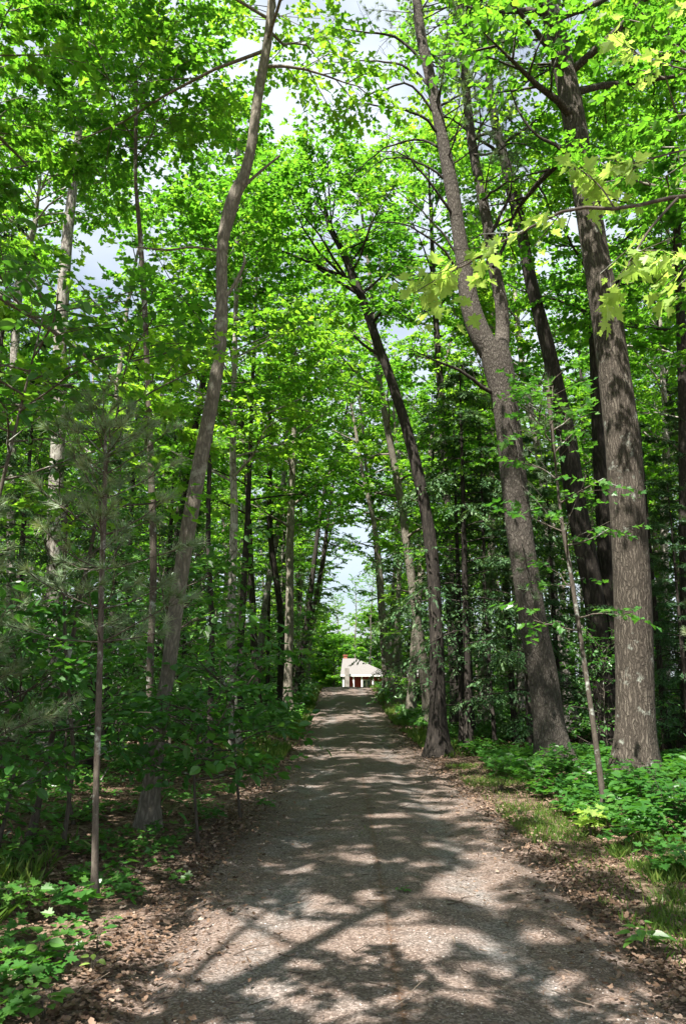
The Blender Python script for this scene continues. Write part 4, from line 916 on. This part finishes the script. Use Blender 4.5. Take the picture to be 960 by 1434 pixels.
small_plant('bright green tuft of leaves on the left verge beside the leaning maple', 300, 1155, .18, .10, MAPLE, 5, LB, 209, .5, 3)
small_plant('yellow green seedling at the pebbly left margin, nearest the bottom left corner', 128, 1362, .10, .055, OVAL, 3, LY, 210, .5, 2)
small_plant('tiny plant growing in the middle of the road', 566, 1252, .06, .04, OVAL, 4, LB, 211, .7, 3)
small_plant('leafy seedling left of the road below the shaded sapling', 372, 1135, .16, .09, MAPLE, 5, LB, 212, .5, 3)
for i, (px, py, lab) in enumerate([(700, 1110, 'sunlit bush with pale green leaves left of the forked pine foot'), (755, 1112, 'leafy bush just in front of the forked pine foot'), (800, 1105, 'leafy bush between the forked pine foot and the thin mottled sapling stem'),
                              (905, 1140, 'dark leafy bush below the stout lichened trunk'), (945, 1175, 'dark leafy bush at the right frame edge below the stout trunk')]):
    small_plant(lab, px, py, .62, .12, MAPLE, 9, LB, 220 + i, .6 if i < 3 else .35, 8, 'leafy_bush', 'low bushes on the right verge')
for i, (px, py, lab) in enumerate([(20, 1225, 'leafy seedling clump at the left frame edge in sunlight'), (62, 1200, 'seedling clump right beside the foot of the crooked thin stem'), (30, 1290, 'seedling clump at the left edge above the large leaved plant')]):
    small_plant(lab, px, py, .28, .09, MAPLE, 7, LB, 230 + i, .75, 5, 'leafy_bush', 'seedling clumps on the left verge')

# fallen logs and sticks
def log(label, pts, r, mat, seed, name='fallen_log', stubs=2):
    rng = np.random.default_rng(seed); g = Geo(); lp = spline(np.array(pts), 16); tube(g, lp, np.linspace(r, r * .6, 16), 10, .5, rough=.08, rng=rng); g.add(np.array([lp[0] + rng.normal(0, r * .3, 3) for _ in range(3)]), np.array([[0, 1, 2]]))
    rt = root(name, lp[0], label, 'log'); 
    for q in g.v: q -= lp[0]
    link('log_body', g.mesh('log_body', True), mat, rt)
    for k in range(stubs):
        b, d = along(lp, rng.uniform(.2, .9)); gs = Geo(); tube(gs, limb_path(rng, b - lp[0], d + rng.normal(0, .8, 3) + UP * .5, r * 4, 4), np.linspace(r * .35, r * .12, 4), 6, .5); link('stub', gs.mesh('stub', True), mat, rt)
a = Gd(368, 33); b = Gd(425, 35.5); a[2] += .10; b[2] += .16
log('pale fallen log lying left of the road behind the straight sunlit trunk', [a, (a + b) / 2 + UP * .03, b], .10, B_PALE, 301)
a = Gd(548, 44); b = Gd(600, 42); a[2] += .12; b[2] += .12
log('pale fallen log lying right of the road beyond the small grey trunk', [a, (a + b) / 2, b], .12, B_PALE, 302)
a = G(110, 1150); b = G(180, 1060); a[2] += .02; b[2] += .5
log('thin leaning dead stick behind the young pine stem', [a, (a + b) / 2, b], .014, B_THIN, 303, 'dead_stick', 1)

# ------------------------------------------------------------------ the house at the end of the road
def box(g, x0, x1, y0, y1, z0, z1, tint=.5):
    V = [(x0, y0, z0), (x1, y0, z0), (x1, y1, z0), (x0, y1, z0), (x0, y0, z1), (x1, y0, z1), (x1, y1, z1), (x0, y1, z1)]
    g.add(V, np.array([[0, 3, 2, 1], [4, 5, 6, 7], [0, 1, 5, 4], [1, 2, 6, 5], [2, 3, 7, 6], [3, 0, 4, 7]]), tint)
YH = 78.0
def hx(px): return float(P(px, 950, YH)[0])
def hz(py): return float(P(500, py, YH)[2])
zg = gz(2, YH) - .1; ze = hz(947); zr = hz(921)
M_RED = flat_material('red_siding', (.30, .045, .032), .7, .15, 3); M_WH = flat_material('white_trim', (.78, .77, .74), .6, .05, 6); M_ROOF = flat_material('pale_shingle', (.15, .14, .135), .9, .15, 12)
M_ST = flat_material('grey_stone', (.22, .20, .18), .9, .4, 2.5); M_BR = flat_material('chimney_brick', (.26, .09, .06), .9, .25, 8); M_GL = flat_material('window_glass', (.03, .05, .07), .08, .1, 2, spec=.8)
hr = root('red_house', (hx(540), YH, zg), 'low red house with pale roof and white porch posts at the end of the road', 'house'); ho = np.array([hx(540), YH, zg])
def hp(name, g, mat, parent=hr):
    for i in range(len(g.v)): g.v[i] = np.array(g.v[i]) - ho
    o = link(name, g.mesh(name), mat, parent); return o
x0, x1 = hx(483), hx(625)
g = Geo(); box(g, x0 + .3, x1, YH, YH + 7, zg, ze); hp('wall', g, M_RED)
yb, ym, yt = YH - 1.4, YH + 3.4, YH + 7.6
def hip(name, xa, xb, ra, rb, ztop, yfront, yback, zlow):
    g = Geo(); yr = (yfront + yback) / 2
    V = np.array([(xa, yfront, zlow), (xb, yfront, zlow), (xb, yback, zlow), (xa, yback, zlow), (xa, yfront, zlow + .14), (xb, yfront, zlow + .14), (xb, yback, zlow + .14), (xa, yback, zlow + .14), (ra, yr, ztop), (rb, yr, ztop)])
    g.add(V, [np.array([[0, 3, 2, 1], [0, 1, 5, 4], [1, 2, 6, 5], [2, 3, 7, 6], [3, 0, 4, 7], [4, 5, 9, 8], [6, 7, 8, 9]]), np.array([[5, 6, 9], [7, 4, 8]])]); return hp(name, g, M_ROOF)
rf = hip('roof', hx(476.5), hx(547), hx(479.5), hx(499), zr, yb, yt, ze)
hip('roof', hx(547.6), x1 + .5, hx(552), x1 - 1.5, hz(935), yb + .6, yt - 1, ze - .05)
g = Geo(); box(g, hx(476.5), hx(547), yb - .03, yb - .002, ze - .02, ze + .15); hp('fascia', g, M_WH)
g = Geo(); xc = hx(482); box(g, xc - .1, xc + .3, ym - .2, ym + .2, zr - .4, hz(917)); box(g, xc - .15, xc + .35, ym - .25, ym + .25, hz(917), hz(917) + .1); hp('chimney', g, M_BR, rf)
g = Geo(); box(g, hx(482.5), hx(488.5), yb - .6, yb - .04, zg, hz(936)); hp('stone_pier', g, M_ST)
for px in (480.5, 494.5, 506, 521):
    g = Geo(); xx = hx(px); box(g, xx - .07, xx + .07, yb + .12, yb + .26, zg, ze - .005); hp('porch_post', g, M_WH)
for a_, b_ in ((507.5, 512.5), (513.5, 518.5), (560, 572)):
    f = Geo(); xa, xb = hx(a_), hx(b_)
    for (p, q, r_, s_) in ((xa, xb, ze - .42, ze - .32), (xa, xb, ze - 1.7, ze - 1.6), (xa, xa + .08, ze - 1.6, ze - .42), (xb - .08, xb, ze - 1.6, ze - .42)): box(f, p, q, YH - .06, YH - .003, r_, s_)
    fo = hp('window_frame', f, M_WH); gp = Geo(); box(gp, xa + .08, xb - .08, YH - .03, YH - .004, ze - 1.6, ze - .42); hp('pane', gp, M_GL, fo)
g = Geo(); box(g, hx(497), hx(504), YH - .05, YH - .003, zg + .05, ze - .3); hp('door', g, flat_material('door_red', (.36, .06, .04), .5, .05))
rng = np.random.default_rng(78)
for i in range(22):
    x = -34 + 68 * (i + rng.uniform(.1, .9)) / 22; y = rng.uniform(125, 150)
    plant('forest_tree', PD[i % 2], (x, y), rng.uniform(0, 6.28), rng.uniform(.75, 1.1), (0, 0), B_DARK, LM, 'low distant tree on the skyline far behind the house', 'tree', 'low distant trees behind the house')
for i, (x, y, q_) in enumerate([(-4.4, 112, 1.35), (4.6, 108, 1.3), (.2, 132, 1.05), (9.5, 112, 1.8), (-9, 116, 1.7)]):
    plant('forest_tree', PD[i % 2], (x, y), rng.uniform(0, 6.28), q_, (0, 0), B_DARK, LM, 'rounded pale green tree closing the far gap above the house roof', 'tree', 'rounded trees far behind the house')
for i, (x, y, q_) in enumerate([(-2.5, 47, .85), (-2.9, 53, 1.0), (3.3, 46, .6)]):
    plant('forest_tree', PM[i], (x, y), rng.uniform(0, 6.28), q_, (0, 0), B_THIN, LM, ['small leafy tree on the left edge of the road crest', 'small leafy tree just beyond the road crest, on the left', 'small leafy tree on the right edge of the road crest'][i], 'tree', 'small trees at the road crest')
for i in range(9):
    plant('forest_tree', PD[i % 2], (-11 + 1.25 * i + rng.uniform(-.4, .4), rng.uniform(84, 96)), rng.uniform(0, 6.28), rng.uniform(.55, .9), (0, 0), B_DARK, LM, 'small round tree on the lawn edge behind and left of the house', 'tree', 'small trees left of the house')
# trees round the house
rng = np.random.default_rng(77)
for i, (x, y, k, s) in enumerate([(-6, 82, 0, 1.0), (-10, 74, 1, 1.0), (-3.4, 92, 2, .95), (13, 86, 3, 1.0), (9, 96, 4, .9), (-14, 90, 5, 1.1), (19, 78, 0, 1.1), (16, 100, 2, 1), (-8, 104, 4, 1), (5.2, 92, 1, .62), (-2.6, 90, 3, .6), (1.6, 100, 5, .75), (-.5, 112, 2, .7), (8.6, 88, 2, .7), (3.6, 104, 0, .85)]):
    lab = ('leafy tree standing beyond the house' if y > 91 else 'leafy tree beside the house') + (', left of its chimney' if x < 0 else ', right of its chimney')
    plant('forest_tree', PB[k], (x, y), rng.uniform(0, 6.28), s, (0, 0), B_MAPLE, LM, lab, 'tree', 'trees around the house')
